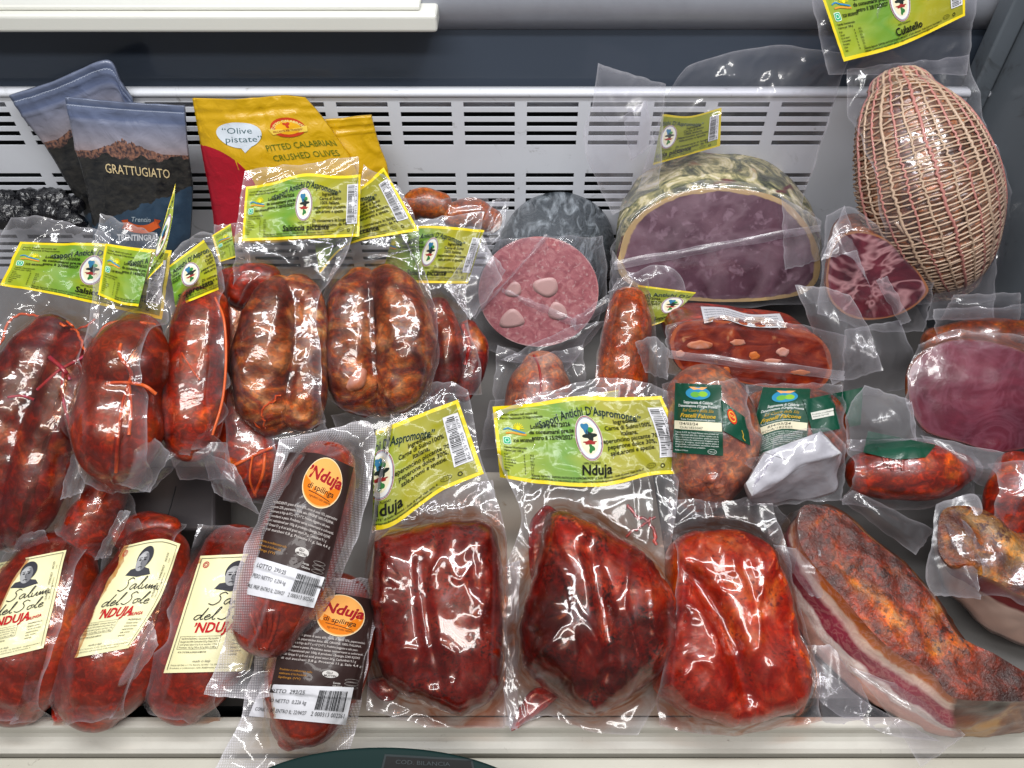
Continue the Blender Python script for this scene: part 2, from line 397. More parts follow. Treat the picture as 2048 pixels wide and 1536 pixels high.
        if folds:   # pleats of casing and film gathered towards the rim
            an = np.linspace(0, 2 * np.pi, M_, endpoint=False)[None]; q = np.repeat(sr[:, None], M_, 1)
            pl = np.abs(pn2(an * 3.2 + 0 * q, q * 1.3, s.seed + 40)) + 0.6 * np.abs(pn2(an * 7.5 + 0 * q, q * 2.2, s.seed + 41))
            W = W + (pl - 0.35) * folds * np.clip((q - 0.45) / 0.4, 0, 1) * np.clip((1 - q) / 0.06, 0, 1)
            P = c + (P - c) * (1 + ((pl - 0.35) * folds * 5 * np.clip((q - 0.75) / 0.25, 0, 1)))[..., None]
            W = W + np.clip(1 - np.abs(pn2(P[..., 0] * 30, P[..., 1] * 15, s.seed + 12)) * 7, 0, 1) * folds * 0.35 * np.clip((1 - q) / 0.1, 0, 1)
        Pt = np.concatenate([P, (W + thick * mid + lift)[..., None]], 2)
        bot = thick * mid * np.clip(1 - sr ** p, 0, 1) ** (1 / p)
        Pb = np.concatenate([P[::-1][1:], np.repeat((thick * mid + lift - bot[::-1][1:])[:, None], M_, 1)[..., None]], 2)
        V = np.vstack([Pt.reshape(-1, 3), Pb.reshape(-1, 3)])
        nz = np.repeat(np.r_[np.clip((1 - sr) * 3, 0.35, 1), np.ones(N_ - 1) * .3], M_)
        V[:, 2] += (vn3(V * lf, s.seed) + 0.4 * vn3(V * lf * 2.7, s.seed + 1)) * lump * thick * nz
        V[:, :2] += (vn3(V * lf, s.seed + 5) * lump * thick * 0.6)[:, None] * np.array([1, 0.7])
        return s.add(name, V, grid_faces(2 * N_ - 1, M_, wrap=True), mat, parent, solid)
    def cutmeat(s, outline, length, face_mat, body_mat, face_name='cut_face', body_name='rind', taper=0.9, dome=0.5, lump=0.03, M_=120, bulge=0.0, slant=(0, 0), grow=0.0, rim=0.004):
        """a piece with a cut face towards +W and its body running back along -W"""
        o = catmull(outline, M_, closed=True); L = s.loc(o[:, 0], o[:, 1], 0.0)[:, :2]; c = L.mean(0)
        K = 26; ks = np.linspace(0, 1, K)
        rings = []
        for k in ks:
            sc = (1 + grow * math.sin(math.pi * min(k * 1.3, 1))) * (1 - (1 - taper) * k)
            if k > 1 - dome * 0.5: sc *= math.sqrt(max(1e-4, 1 - ((k - (1 - dome * 0.5)) / (dome * 0.5)) ** 2))
            cc = c + np.array(slant) * k
            rings.append(np.c_[cc + (L - c) * sc, np.full(M_, -rim - k * length)])
        V = np.vstack([np.c_[c + (L - c) * 0.985, np.full(M_, -0.0008)]] + rings)
        n3 = vn3(V * 22, s.seed) + 0.5 * vn3(V * 60, s.seed + 2)
        dirn = np.c_[(V[:, :2] - c), np.zeros(len(V))]; dirn /= np.linalg.norm(dirn, axis=1)[:, None] + 1e-9
        amp = np.repeat(np.r_[0.0, np.clip(ks * 5, 0, 1)], M_)
        V += dirn * (n3 * lump * np.linalg.norm(L - c, axis=1).mean() * amp)[:, None]
        f = grid_faces(K + 1, M_, wrap=True).tolist(); f.append([K * M_ + j for j in range(M_)])
        b = s.add(body_name, V, f, body_mat)
        N_ = 26; sr = np.linspace(0.001, 1, N_)
        P = c + (L - c)[None] * 0.984 * sr[:, None, None]
        w = bulge * (1 - sr ** 2)[:, None] + 0.0006 * pn2(P[..., 0] * 60, P[..., 1] * 60, s.seed)
        F = np.concatenate([P, np.broadcast_to(w, P.shape[:2])[..., None]], 2).reshape(-1, 3)
        fo = s.add(face_name, F, grid_faces(N_, M_, wrap=True), face_mat, attrs={'rim': np.repeat(sr, M_)}, uv=F[:, :2])
        return b, fo
    def loft(s, levels, mats, top_name, side_name, M_=120, lump=0.0, lf=40, top_dome=0.006):
        """solid between outlines (pixels, height): the first is the top"""
        R = [(catmull(o, M_, closed=True), w) for o, w in levels]
        rings = [np.c_[s.loc(o[:, 0], o[:, 1], w)[:, :2], np.full(M_, w)] for o, w in R]
        fine = []
        for a, b in zip(rings[:-1], rings[1:]):
            for t in np.linspace(0, 1, 13)[:-1]: fine.append(a * (1 - t) + b * t)
        fine.append(rings[-1])
        V = np.vstack(fine); c = rings[0].mean(0)
        amp = (vn3(V * lf, s.seed) + 0.5 * vn3(V * lf * 2.5, s.seed + 1)) * lump
        dn = V - c; dn[:, 2] = 0; dn /= np.linalg.norm(dn, axis=1)[:, None] + 1e-9
        ex = np.repeat(np.r_[0.0, 0.4, np.ones(len(fine) - 2)], M_)
        V += dn * (amp * ex)[:, None]
        f = grid_faces(len(fine), M_, wrap=True).tolist(); f.append([(len(fine) - 1) * M_ + j for j in range(M_)])
        H = rings[0][0][2]; bz = rings[-1][0][2]
        sd = s.add(side_name, V, f, mats[1], uv=np.c_[np.tile(np.linspace(0, 1, M_), len(fine)), (V[:, 2] - bz) / (H - bz)])
        N_ = 40; sr = np.linspace(0.001, 1, N_)
        P = c[:2] + (rings[0][:, :2] - c[:2])[None] * sr[:, None, None]
        w = H + top_dome * (1 - sr ** 4)[:, None] + lump * 1.2 * pn2(P[..., 0] * lf, P[..., 1] * lf, s.seed) * np.clip((1 - sr) * 6, 0, 1)[:, None]
        F = np.concatenate([P, w[..., None]], 2).reshape(-1, 3)
        tp = s.add(top_name, F, grid_faces(N_, M_, wrap=True), mats[0])
        return sd, tp
    def string(s, pts, r, mat, name='string', lift=0.0, seg=7, solid=True, n=None, wob=0.0):
        P = np.array(pts, float); Q = catmull(P, n or max(10, len(P) * 10))
        if wob: Q = Q + np.stack([pn2(np.arange(len(Q)) * .35, np.arange(len(Q)) * 0, s.seed + k) for k in (1, 2)], 1) * wob
        w = np.zeros(len(Q))
        for _ in range(3):
            L = s.loc(Q[:, 0], Q[:, 1], w); h, m = s.heights(L[:, :2], 0.0); w = h
        w = np.convolve(np.pad(w, 2, mode='edge'), [.1, .2, .4, .2, .1], 'valid')
        C = np.c_[s.loc(Q[:, 0], Q[:, 1], w)[:, :2], w + r * 0.1 + lift]
        return s.wire(C, r, mat, name, seg, solid)
    def wire(s, C, r, mat, name='string', seg=6, solid=False, parent=None):
        C = np.asarray(C, float); T = np.gradient(C, axis=0); T /= np.linalg.norm(T, axis=1)[:, None] + 1e-12
        up = np.array([0.03, 0.02, 1.0]); B = np.cross(T, up); B /= np.linalg.norm(B, axis=1)[:, None] + 1e-9; Nn = np.cross(B, T)
        th = np.linspace(0, 2 * np.pi, seg, endpoint=False)
        V = (C[:, None] + (np.cos(th)[None, :, None] * B[:, None] + np.sin(th)[None, :, None] * Nn[:, None]) * r).reshape(-1, 3)
        return s.add(name, V, grid_faces(len(C), seg, wrap=True), mat, parent, solid)
    # ---- vacuum bag film draped over everything built so far
    def bag(s, sides, mat, floor=0.004, step=0.0026, creases=10, amp=0.0010, ripple=0.0028, name='vacuum_bag', tight=2, wob=7, edge_w=5, lift_edge=0.0, solid=True, over=True, hold=()):
        q = coons(sides, 3, 3); a = s.loc(q[:, :, 0], q[:, :, 1], np.full((3, 3), floor))
        wu = np.linalg.norm(a[1, 2] - a[1, 0]); hv = np.linalg.norm(a[2, 1] - a[0, 1])
        nu = int(np.clip(wu / step, 14, 150)); nv = int(np.clip(hv / step, 14, 190))
        P = coons(sides, nu, nv, wob, s.seed)
        L = s.loc(P[..., 0], P[..., 1], np.full((nv, nu), floor)); u, v = L[..., 0], L[..., 1]
        if over:
            raw, m = s.heights(np.stack([u.ravel(), v.ravel()], 1), floor)
            for _ in range(2):      # keep the film's outline on its pixels although it is lifted by what it covers
                hs = blur(raw.reshape(nv, nu), 6)
                L = s.loc(P[..., 0], P[..., 1], hs); u, v = L[..., 0], L[..., 1]
                raw, m = s.heights(np.stack([u.ravel(), v.ravel()], 1), floor)
            raw = raw.reshape(nv, nu); m = m.reshape(nv, nu)
        else: raw = np.full((nv, nu), floor); m = np.zeros((nv, nu))
        h = blur(dilate(raw, 1), tight + 1)
        h = np.maximum(h, raw + 0.0008); h = blur(h, 1); h = np.maximum(h, raw + 0.0006)
        near = blur(m, 110); near = np.clip(near * 1.6, 0, 1)
        free = 1 - np.clip(blur(m, 3) * 1.3, 0, 1)
        sd = s.seed
        # ripples of the free film
        wrp = pn2(u * 9, v * 9, sd + 1) * 0.05
        rip = pn2(u * 26 + wrp * 40, v * 26, sd + 2) * ripple + pn2(u * 55, v * 55, sd + 6) * ripple * 0.15
        h = h + free * (rip + ripple * 0.9)
        rd = np.clip(1 - np.abs(pn2(u * 34 + wrp * 60, v * 20, sd + 3)) * 5, 0, 1)
        h = h + amp * rd * (0.28 + 0.8 * free)
        rg = np.random.default_rng(sd)
        bb = (u.min(), u.max(), v.min(), v.max())
        for _ in range(creases):
            cx = rg.uniform(bb[0], bb[1]); cy = rg.uniform(bb[2], bb[3]); an = rg.uniform(0, np.pi); ln = rg.uniform(0.02, 0.09)
            du, dv = u - cx, v - cy; al = du * np.cos(an) + dv * np.sin(an); ac = -du * np.sin(an) + dv * np.cos(an) + 6 * al * al * rg.uniform(-1, 1)
            w = rg.uniform(0.004, 0.011)
            h = h + np.clip(1 - np.abs(ac) / w, 0, 1) * np.exp(-(al / ln) ** 2) * rg.uniform(0.0008, 0.0024) * (0.25 + free)
        s_ = np.minimum(np.arange(nu), np.arange(nu)[::-1]); t_ = np.minimum(np.arange(nv), np.arange(nv)[::-1])
        dist = np.minimum(s_[None], t_[:, None])
        edge = np.clip(1 - dist / edge_w, 0, 1) * 0.65 + (dist == 0) * 0.6 + (np.abs(dist - edge_w) < 1) * 0.25  # milky seal band; outermost row whitened as a painted highlight line
        ef = np.clip(1 - dist / 12, 0, 1)
        h = h + lift_edge * ef + pn2(u * 30, v * 30, sd + 9) * 0.003 * ef
        V = np.stack([u, v, h], 2).reshape(-1, 3)
        uvs = np.stack(np.meshgrid(np.linspace(0, 1, nu), np.linspace(0, 1, nv)), 2).reshape(-1, 2)
        return s.add(name, V, grid_faces(nv, nu), mat, None, solid, uv=uvs, attrs={'near': near, 'edge': edge})
    def flap(s, BL, BR, TR, TL, w, mat, bow=0.01, name='bag_flap', n=26, **kw):
        """a free, folded piece of film standing off the pack; w = heights at BL BR TR TL"""
        sides = quad(BL, BR, TR, TL, **kw); P = coons(sides, n, n, 4, s.seed)
        a = np.linspace(0, 1, n); S, T = np.meshgrid(a, a)
        w = (1 - S) * (1 - T) * w[0] + S * (1 - T) * w[1] + S * T * w[2] + (1 - S) * T * w[3]
        w = w + bow * np.sin(np.pi * S) * np.sin(np.pi * T)
        L = s.loc(P[..., 0], P[..., 1], w)
        w = w + pn2(L[..., 0] * 28, L[..., 1] * 28, s.seed + 2) * 0.0035 + np.clip(1 - np.abs(pn2(L[..., 0] * 50, L[..., 1] * 22, s.seed)) * 6, 0, 1) * 0.0015
        dist = np.minimum(np.minimum(np.arange(n), np.arange(n)[::-1])[None], np.minimum(np.arange(n), np.arange(n)[::-1])[:, None])
        V = np.concatenate([L[..., :2], w[..., None]], 2).reshape(-1, 3)
        return s.add(name, V, grid_faces(n, n), mat, None, False, uv=np.stack([S, T], 2).reshape(-1, 2),
                     attrs={'near': np.zeros(n * n), 'edge': (np.clip(1 - dist / 4, 0, 1) * .5 + (dist == 0) * .7)})  # outermost row whitened to draw the edge highlight
    # ---- printed labels
    def label(s, sides, mat, prints=None, name='label', lift=0.0009, nu=64, nv=36, soft=4, wave=0.0, crop=None, wp=None, over=True, floor=0.004, crease=0.0):
        P = coons(sides, nu, nv)
        if wave:
            a = np.linspace(0, 1, nu); up = P[-1] - P[0]
            P = P - up[None] * 0 + (up * (wave * (np.exp(-((a - .5) / .22) ** 2) - 0.25))[:, None])[None] * (np.linspace(0, 1, nv) ** 2)[:, None, None]
        w = np.full((nv, nu), floor)
        for _ in range(3):
            L = s.loc(P[..., 0], P[..., 1], w)
            if over:
                h, m = s.heights(L[..., :2].reshape(-1, 2), floor); w = blur(h.reshape(nv, nu), soft)
        if over: w = np.maximum(w, blur(h.reshape(nv, nu), 1) - 0.0006)
        L = s.loc(P[..., 0], P[..., 1], w); u, v = L[..., 0], L[..., 1]
        w = w + lift + 0.0012 * np.abs(pn2(u * 40, v * 40, s.seed + 31)) + crease * np.clip(1 - np.abs(pn2(u * 24, v * 24, s.seed + 8)) * 5, 0, 1)
        G = np.stack([u, v, w], 2)
        S, T = np.meshgrid(np.linspace(0, 1, nu), np.linspace(0, 1, nv))
        x0, x1 = crop or (0.0, 1.0)
        o = s.add(name, G.reshape(-1, 3), grid_faces(nv, nu), mat, None, True, uv=np.stack([x0 + S * (x1 - x0), T], 2).reshape(-1, 2))
        if prints is not None:
            gn = np.zeros_like(G); gu = np.gradient(G, axis=1); gv = np.gradient(G, axis=0); gn = np.cross(gu, gv); gn /= np.linalg.norm(gn, axis=2)[..., None] + 1e-12
            for li, (key, (vs, fs)) in enumerate(prints.layers.items()):
                nm, colr, z = key
                v2 = np.array(vs, float) / np.array([prints.W, prints.H])
                v2[:, 0] = (v2[:, 0] - x0) / (x1 - x0)
                ok = (v2[:, 0] > 0.005) & (v2[:, 0] < 0.995) & (v2[:, 1] > 0.005) & (v2[:, 1] < 0.995)
                fs = [f for f in fs if all(ok[i] for i in f)]
                if len(fs) < 10: continue
                used = sorted({i for f in fs for i in f}); mp = {i: k for k, i in enumerate(used)}
                v2 = v2[used]; fs = [[mp[i] for i in f] for f in fs]
                gx = np.clip(v2[:, 0], 0, 1) * (nu - 1); gy = np.clip(v2[:, 1], 0, 1) * (nv - 1)
                i0 = np.clip(gx.astype(int), 0, nu - 2); j0 = np.clip(gy.astype(int), 0, nv - 2); fx = (gx - i0)[:, None]; fy = (gy - j0)[:, None]
                def bl(A): return (A[j0, i0] * (1 - fx) + A[j0, i0 + 1] * fx) * (1 - fy) + (A[j0 + 1, i0] * (1 - fx) + A[j0 + 1, i0 + 1] * fx) * fy
                V = bl(G) + bl(gn) * (0.00065 + 0.00012 * z)
                mesh_obj(nm, V, fs, ink(colr), o, smooth=False)
        return o

# ------------------------------------------------------------------ flat print: lettering, emblems, barcodes
_tc = {}
def text_mesh(txt, bold=0.0, shear=0.0):
    key = (txt, bold, shear)
    if key not in _tc:
        c = bpy.data.curves.new('t', 'FONT'); c.body = txt; c.size = 1.0; c.offset = bold; c.shear = shear; c.resolution_u = 2; c.fill_mode = 'FRONT'
        o = bpy.data.objects.new('t', c); COL.objects.link(o)
        me = bpy.data.meshes.new_from_object(o.evaluated_get(bpy.context.evaluated_depsgraph_get()))
        v = np.array([x.co[:2] for x in me.vertices]) if len(me.vertices) else np.zeros((0, 2)); f = [list(p.vertices) for p in me.polygons]
        bpy.data.objects.remove(o); bpy.data.curves.remove(c); bpy.data.meshes.remove(me)
        _tc[key] = (v, f)
    return _tc[key]
class Print:
    def __init__(s, W, H): s.W, s.H, s.layers = W, H, {}
    def put(s, v, f, col, name, z):
        vs, fs = s.layers.setdefault((name, col, z), ([], [])); n = len(vs)
        vs.extend(np.asarray(v, float).tolist()); fs.extend([[i + n for i in q] for q in f])
    def text(s, txt, x, y, size, col='#101408', bold=0.012, shear=0.0, align='l', rot=0.0, arc=None, width=None, z=2, name='lettering'):
        v, f = text_mesh(txt, bold, shear)
        if not len(v): return
        v = v.copy(); v[:, 0] -= v[:, 0].min(); w = v[:, 0].max()
        k = size
        if width: kx = width / w
        else: kx = k
        v = v * np.array([kx, k]); w *= kx
        v[:, 0] -= {'l': 0, 'c': w / 2, 'r': w}[align]
        if arc: # radius of the circle the line bends over
            a = v[:, 0] / arc; r = arc + v[:, 1]; v = np.stack([np.sin(a) * r, np.cos(a) * r - arc], 1)
        c, sn = math.cos(math.radians(rot)), math.sin(math.radians(rot))
        v = np.stack([v[:, 0] * c - v[:, 1] * sn + x, v[:, 0] * sn + v[:, 1] * c + y], 1)
        s.put(v, f, col, name, z)
    def rect(s, x0, y0, x1, y1, col, rot=0.0, n=6, z=1, name='panel'):
        g = np.stack(np.meshgrid(np.linspace(x0, x1, n), np.linspace(y0, y1, n)), 2).reshape(-1, 2); c = np.array([(x0 + x1) / 2, (y0 + y1) / 2])
        a = math.radians(rot); R = np.array([[math.cos(a), -math.sin(a)], [math.sin(a), math.cos(a)]])
        s.put((g - c) @ R.T + c, grid_faces(n, n).tolist(), col, name, z)
    def ell(s, x, y, rx, ry, col, z=1, name='emblem', n=36, rings=9, f=None):
        th = np.linspace(0, 2 * np.pi, n, endpoint=False); k = np.ones(n) if f is None else f(th)
        v = np.vstack([np.stack([x + rx * q * k * np.cos(th), y + ry * q * k * np.sin(th)], 1) for q in np.linspace(0.02, 1, rings)])
        s.put(v, grid_faces(rings, n, wrap=True).tolist(), col, name, z)
    def ring(s, x, y, rx, ry, t, col, z=2, name='emblem', n=40):
        th = np.linspace(0, 2 * np.pi, n, endpoint=False)
        v = np.vstack([np.stack([x + (rx - d) * np.cos(th), y + (ry - d) * np.sin(th)], 1) for d in (t, 0)])
        s.put(v, grid_faces(2, n, wrap=True).tolist(), col, name, z)
    def line(s, pts, w, col, z=2, name='lettering', smooth=True):
        p = np.array(pts, float); p = catmull(p, max(6, len(p) * 5)) if smooth and len(p) > 2 else (catmull(p, 8) if len(p) == 2 else p)
        t = np.gradient(p, axis=0); t /= np.linalg.norm(t, axis=1)[:, None] + 1e-9; q = np.stack([-t[:, 1], t[:, 0]], 1) * w / 2
        s.put(np.vstack([p - q, p + q]), grid_faces(2, len(p)).tolist(), col, name, z)
    def poly(s, pts, col, z=1, name='emblem'):
        p = np.array(pts, float); c = p.mean(0); n = len(p); k = 4
        v = np.vstack([c + (p - c) * q for q in np.linspace(0.02, 1, k)])
        s.put(v, grid_faces(k, n, wrap=True).tolist(), col, name, z)
    def barcode(s, x0, y0, x1, y1, digits, vertical=False, pad=1.5, rot=0, seed=1, back=True):
        rg = random.Random(seed)
        if back: s.rect(x0 - pad, y0 - pad, x1 + pad, y1 + pad, '#c8c8cc', z=2, name='barcode', n=8)
        if vertical:
            xd = x0 + (x1 - x0) * 0.74; p = y0
            while p < y1 - 0.4:
                b = rg.choice([0.35, 0.35, 0.7, 1.0]); s.rect(x0, p, xd, min(p + b, y1), '#08080a', z=3, name='barcode', n=3); p += b + rg.choice([0.4, 0.4, 0.75])
            s.text(digits, x1, y0 + 0.5, (x1 - x0) * 0.30, '#08080a', 0.0, rot=90, width=(y1 - y0) * 0.95, z=3)
        else:
            yd = y0 + (y1 - y0) * 0.24; p = x0
            while p < x1 - 0.4:
                b = rg.choice([0.35, 0.35, 0.7, 1.0]); s.rect(p, yd, min(p + b, x1), y1, '#08080a', z=3, name='barcode', n=3); p += b + rg.choice([0.4, 0.4, 0.75])
            s.text(digits, x0 - 2, y0, (y1 - y0) * 0.24, '#08080a', 0.0, width=(x1 - x0) + 3, z=3)

def sapori(kind, lotto, date, ingr, seed=1):
    p = Print(190, 80)
    p.text('“Sapori Antichi D’Aspromonte”', 101, 63.0, 10.5, '#b4c0a8', 0.030, shear=0.12, align='c', arc=150, width=112, z=1)
    p.text('“Sapori Antichi D’Aspromonte”', 101, 63.0, 10.5, '#0e2416', 0.022, shear=0.12, align='c', arc=150, width=112, z=2)
    p.text('Cotolo situato nel cuore del', 7, 69, 3.6); p.text('Parco Nazionale D’Aspromonte', 7, 65, 3.6)
    for k in range(9):
        a = k * math.pi / 8; p.line([(25 + 2.6 * math.cos(a), 55 + 2.6 * math.sin(a)), (25 + 6 * math.cos(a), 55 + 6 * math.sin(a))], 0.8, '#d8c818', name='emblem')
    p.ell(25, 55.5, 2.2, 2.2, '#d8c818'); p.line([(9, 54), (14, 55.5), (19, 53.5), (25, 52), (32, 50)], 1.3, '#2c7cae', name='emblem'); p.line([(11, 50), (18, 50.5), (26, 49), (33, 48)], 1.8, '#c88a30', name='emblem')
    p.ell(11.5, 42, 4.4, 4.4, '#c8d8c8', f=lambda t: 1 / np.maximum(np.abs(np.cos(t)), np.abs(np.sin(t))) ** 0.7); p.ell(11.5, 42, 3.6, 3.6, '#1f9a6c', z=2, f=lambda t: 1 / np.maximum(np.abs(np.cos(t)), np.abs(np.sin(t))) ** 0.7); p.ring(11.5, 42.2, 2.4, 2.4, 0.6, '#d8e8e0', z=3)
    p.text('328 8838909', 18, 40.5, 4.2, bold=0.02)
    for k, t in enumerate([f'Lotto n°{lotto}', 'da consumarsi pre.te', f'entro il {date}']): p.text(t, 60, 54.5 - k * 5.8, 5.6, align='c', bold=0.022)
    p.text('Tabella Nutrizionale', 7, 33.5, 3.0); p.text('Valore per 100 g', 7, 30.2, 3.0)
    for k, (t, n) in enumerate([('Kcal', '412'), ('Grassi', '9,12'), ('di cui saturi', '0,5'), ('Carboidrati', '18,2'), ('Proteine', '2,2'), ('Fibre', '7,5'), ('Sale', '3,1')]):
        p.text(t, 7, 26.4 - k * 3.0, 2.5); p.text('·g', 27, 26.4 - k * 3.0, 2.6); p.text(n, 34, 26.4 - k * 3.0, 2.6)
    p.ell(98, 43, 14, 20, '#d0d0cc', z=2); p.ring(98, 43, 13.6, 19.6, 0.8, '#8c3a34', z=3); p.ring(98, 43, 12.6, 18.4, 0.5, '#3c5a8c', z=3)
    p.ell(98, 43, 9.6, 14.4, '#d2cbae', z=3)
    p.ell(96, 52, 3.8, 4.8, '#2e6a8c', z=4, f=lambda t: 1 + .25 * np.sin(3 * t)); p.ell(99, 45, 6.4, 4.0, '#1c2420', z=4, f=lambda t: 1 + .3 * np.sin(4 * t + 1))
    p.ell(98, 39, 6.6, 1.8, '#8c2826', z=5, f=lambda t: 1 + .2 * np.sin(5 * t)); p.ell(98.6, 34, 2.8, 4.0, '#2c6a34', z=4, f=lambda t: 1 + .3 * np.sin(3 * t + 2)); p.ell(101, 50, 3.0, 2.4, '#2f7a3a', z=4)
    p.text('100% ITALIANO', 98, 20.2, 2.6, align='c'); p.rect(84, 18.4, 92, 19.2, '#3a8a46', n=3); p.rect(92, 18.4, 104, 19.2, '#d0d0d0', n=3); p.rect(104, 18.4, 112, 19.2, '#b03a34', n=3)
    p.text(kind, 103, 10.5, 13 if len(kind) < 8 else 11, '#0c0e06', 0.024, align='c', z=6)
    for k, t in enumerate(ingr): p.text(t, 141, 54 - k * 5.6, 6.0, align='c', bold=0.014)
    p.barcode(170, 18, 184, 66, '8C 591705 00791', True, seed=seed)
    p.ring(160, 9.5, 5, 2.6, 0.4, '#0c0e06'); p.text('IT 9 C', 157, 8.6, 2.4); p.ring(172, 8.5, 2.2, 2.2, 0.8, '#0c0e06'); p.rect(178, 6.5, 182, 10.5, '#0c0e06', n=3)
    p.text('Azienda Agricola “SAPORI ANTICHI D’ASPROMONTE” di Sollo Antonio - Sede di prod. Viale Italia, 8', 34, 6.6, 2.9, width=118)
    p.text('89040 CANOLO NUOVO (RC) - saporiantichidaspromonte@gmail.com', 34, 3.6, 2.6, width=112)
    return p
ING_N = ['Ingredienti:', 'Carne di Suino100%', 'Italiana,', 'peperoncino piccante 70%', 'peperone dolce 30%,', 'sale,aromi e spezie.']
ING_S = ['Ingredienti:', 'Carne di Suino', '100% Italiana,', 'peperoncino piccante,', 'sale,aromi e spezie.', '', 'Di conservare in luogo', 'fresco e asciutto, da +8']
LP_NDUJA = sapori('Nduja', '1467/2026', '15/09/2027', ING_N, 3)
LP_SALS = sapori('Salsiccia piccante', '1744/2026', '28/05/2027', ING_S, 5)
LP_SALS2 = sapori('Salsiccia', '1712/2026', '27/08/2027', ING_S, 6)
LP_SOPP = sapori('Soppressata', '1698/2026', '14/06/2027', ING_S, 7)
LP_CUL = sapori('Culatello', '1876/2026', '28/12/2027', ['Ingredienti:', 'Carne di suino,', 'Nitro zuro, aromi', 'sale'], 9)
# ------------------------------------------------------------------ the counter (setting)
def box(name, x0, x1, y0, y1, z0, z1, mat, parent=None, bevel=0.0, origin=(0, 0, 0)):
    o = np.array(origin)
    v = np.array([(x, y, z) for z in (z0, z1) for y in (y0, y1) for x in (x0, x1)]) - o
    f = [[0, 2, 3, 1], [4, 5, 7, 6], [0, 1, 5, 4], [2, 6, 7, 3], [0, 4, 6, 2], [1, 3, 7, 5]]
    ob = mesh_obj(name, v, f, mat, parent, smooth=False)
    if bevel:
        b = ob.modifiers.new('bevel', 'BEVEL'); b.width = bevel; b.segments = 3
    if parent is None: ob.location = o
    return ob
def extrude_x(name, prof, x0, x1, mat, parent=None, smooth=False, nx=2):
    prof = np.array(prof, float); n = len(prof)
    V = np.vstack([np.c_[np.full(n, x), prof] for x in np.linspace(x0, x1, nx)])
    return mesh_obj(name, V, grid_faces(nx, n).tolist(), mat, parent, smooth=smooth)
m_deck = plain('shade_greyed_steel_deck', '#6a6866', 0.45, var=0.25, vscale=9, bump=0.05, dirt=('#7a6a58', 0.66, 40))  # white deck in dark grey: shade of the gaps put into its colour
m_rail = plain('white_plastic_rail', '#bebbb2', 0.38, var=0.3, vscale=30, bump=0.06, bscale=200, dirt=('#6c645c', 0.645, 130))
m_ledge = plain('white_ledge_plastic', '#b6b3a6', 0.42, var=0.3, vscale=14, bump=0.05, bscale=160, dirt=('#5c544a', 0.66, 110))
m_grille = plain('pale_grey_grille_steel', '#d6d9e0', 0.34, var=0.2, vscale=14, bump=0.03, dirt=('#8c8a88', 0.62, 24))
m_dark = plain('dark_cavity_paint', '#10161a', 0.6)
m_panel = plain('dark_back_panel', '#3a424e', 0.22, coat=0.4, var=0.3, vscale=3)
m_tube = plain('brushed_aluminium_tube', '#9a9da6', 0.36, metal=0.25, bump=0.06, bscale=300, var=0.3, vscale=40)
m_shelf = plain('white_shelf_plastic', '#dcdcd4', 0.35, var=0.12, vscale=8, bump=0.03)
m_wall = plain('grey_end_wall_paint', '#6c747c', 0.42, coat=0.2, var=0.7, vscale=5, bump=0.15, bscale=30, dirt=('#2a2420', 0.58, 9))
GY = 0.93
m_liner = plain('white_plastic_liner', '#b8b2a6', 0.45, var=0.2, vscale=12, dirt=('#8a7458', 0.64, 30))
deck = structure(box('deck', -1.1, 0.6, 0.29, 0.96, -0.02, 0.0, m_deck))
structure(box('deck_cavity', -1.1, 0.6, 0.15, 1.1, -0.16, -0.10, m_dark))
structure(extrude_x('front_rail', [(0.268, -0.10), (0.268, 0.012), (0.266, 0.0165), (0.262, 0.018), (0.258, 0.018), (0.2565, 0.017), (0.2555, 0.0145), (0.2545, 0.008), (0.2525, 0.0045), (0.249, 0.0025), (0.243, 0.0012), (0.2395, -0.001), (0.2385, -0.010), (0.2385, -0.10)], -1.1, 0.62, m_rail))
structure(extrude_x('front_ledge', [(0.2365, -0.10), (0.2365, -0.0045), (0.2355, -0.002), (0.234, -0.001), (0.20, -0.001), (0.09, -0.004), (0.07, -0.02), (0.07, -0.20)], -1.1, 0.62, m_ledge))
# louvred back grille with real slots
xs = []; x = -0.1427 - 0.0809 * 12
while x < 0.40: xs.append((x, x + 0.0655)); x += 0.0809
zs = []
for z0 in (0.2865, 0.1845, 0.0825):
    for k in range(5): zs.append((z0 - 0.0133 * k - 0.0068, z0 - 0.0133 * k))
xe = sorted({-1.15, 0.60} | {round(v, 5) for a in xs for v in a}); ze = sorted({-0.01, 0.294} | {round(v, 5) for a in zs for v in a})
gv = [(X, GY, Z) for Z in ze for X in xe]; gf = []
for j in range(len(ze) - 1):
    for i in range(len(xe) - 1):
        cx, cz = (xe[i] + xe[i + 1]) / 2, (ze[j] + ze[j + 1]) / 2
        if any(a < cx < b for a, b in xs) and any(a < cz < b for a, b in zs): continue
        n = len(xe); gf.append([j * n + i, j * n + i + 1, (j + 1) * n + i + 1, (j + 1) * n + i])
grille = structure(mesh_obj('back_grille', gv, gf, m_grille, smooth=False))
so = grille.modifiers.new('thickness', 'SOLIDIFY'); so.thickness = 0.0015; so.offset = -1.0
structure(extrude_x('grille_top_edge', [(GY - 0.0005, 0.293), (GY - 0.003, 0.2955), (GY - 0.003, 0.299), (GY - 0.001, 0.3015), (GY + 0.004, 0.302), (GY + 0.012, 0.3015), (GY + 0.0125, 0.27)], -1.15, 0.60, m_grille, smooth=True))
structure(box('air_duct_back', -1.15, 0.60, 1.02, 1.04, -0.10, 0.31, m_dark))
structure(extrude_x('dark_back_panel', [(0.958, 0.27), (0.978, 0.36), (1.07, 0.37), (1.07, 0.50)], -1.15, 0.60, m_panel))
th = np.linspace(-0.4 * np.pi, 1.4 * np.pi, 40)
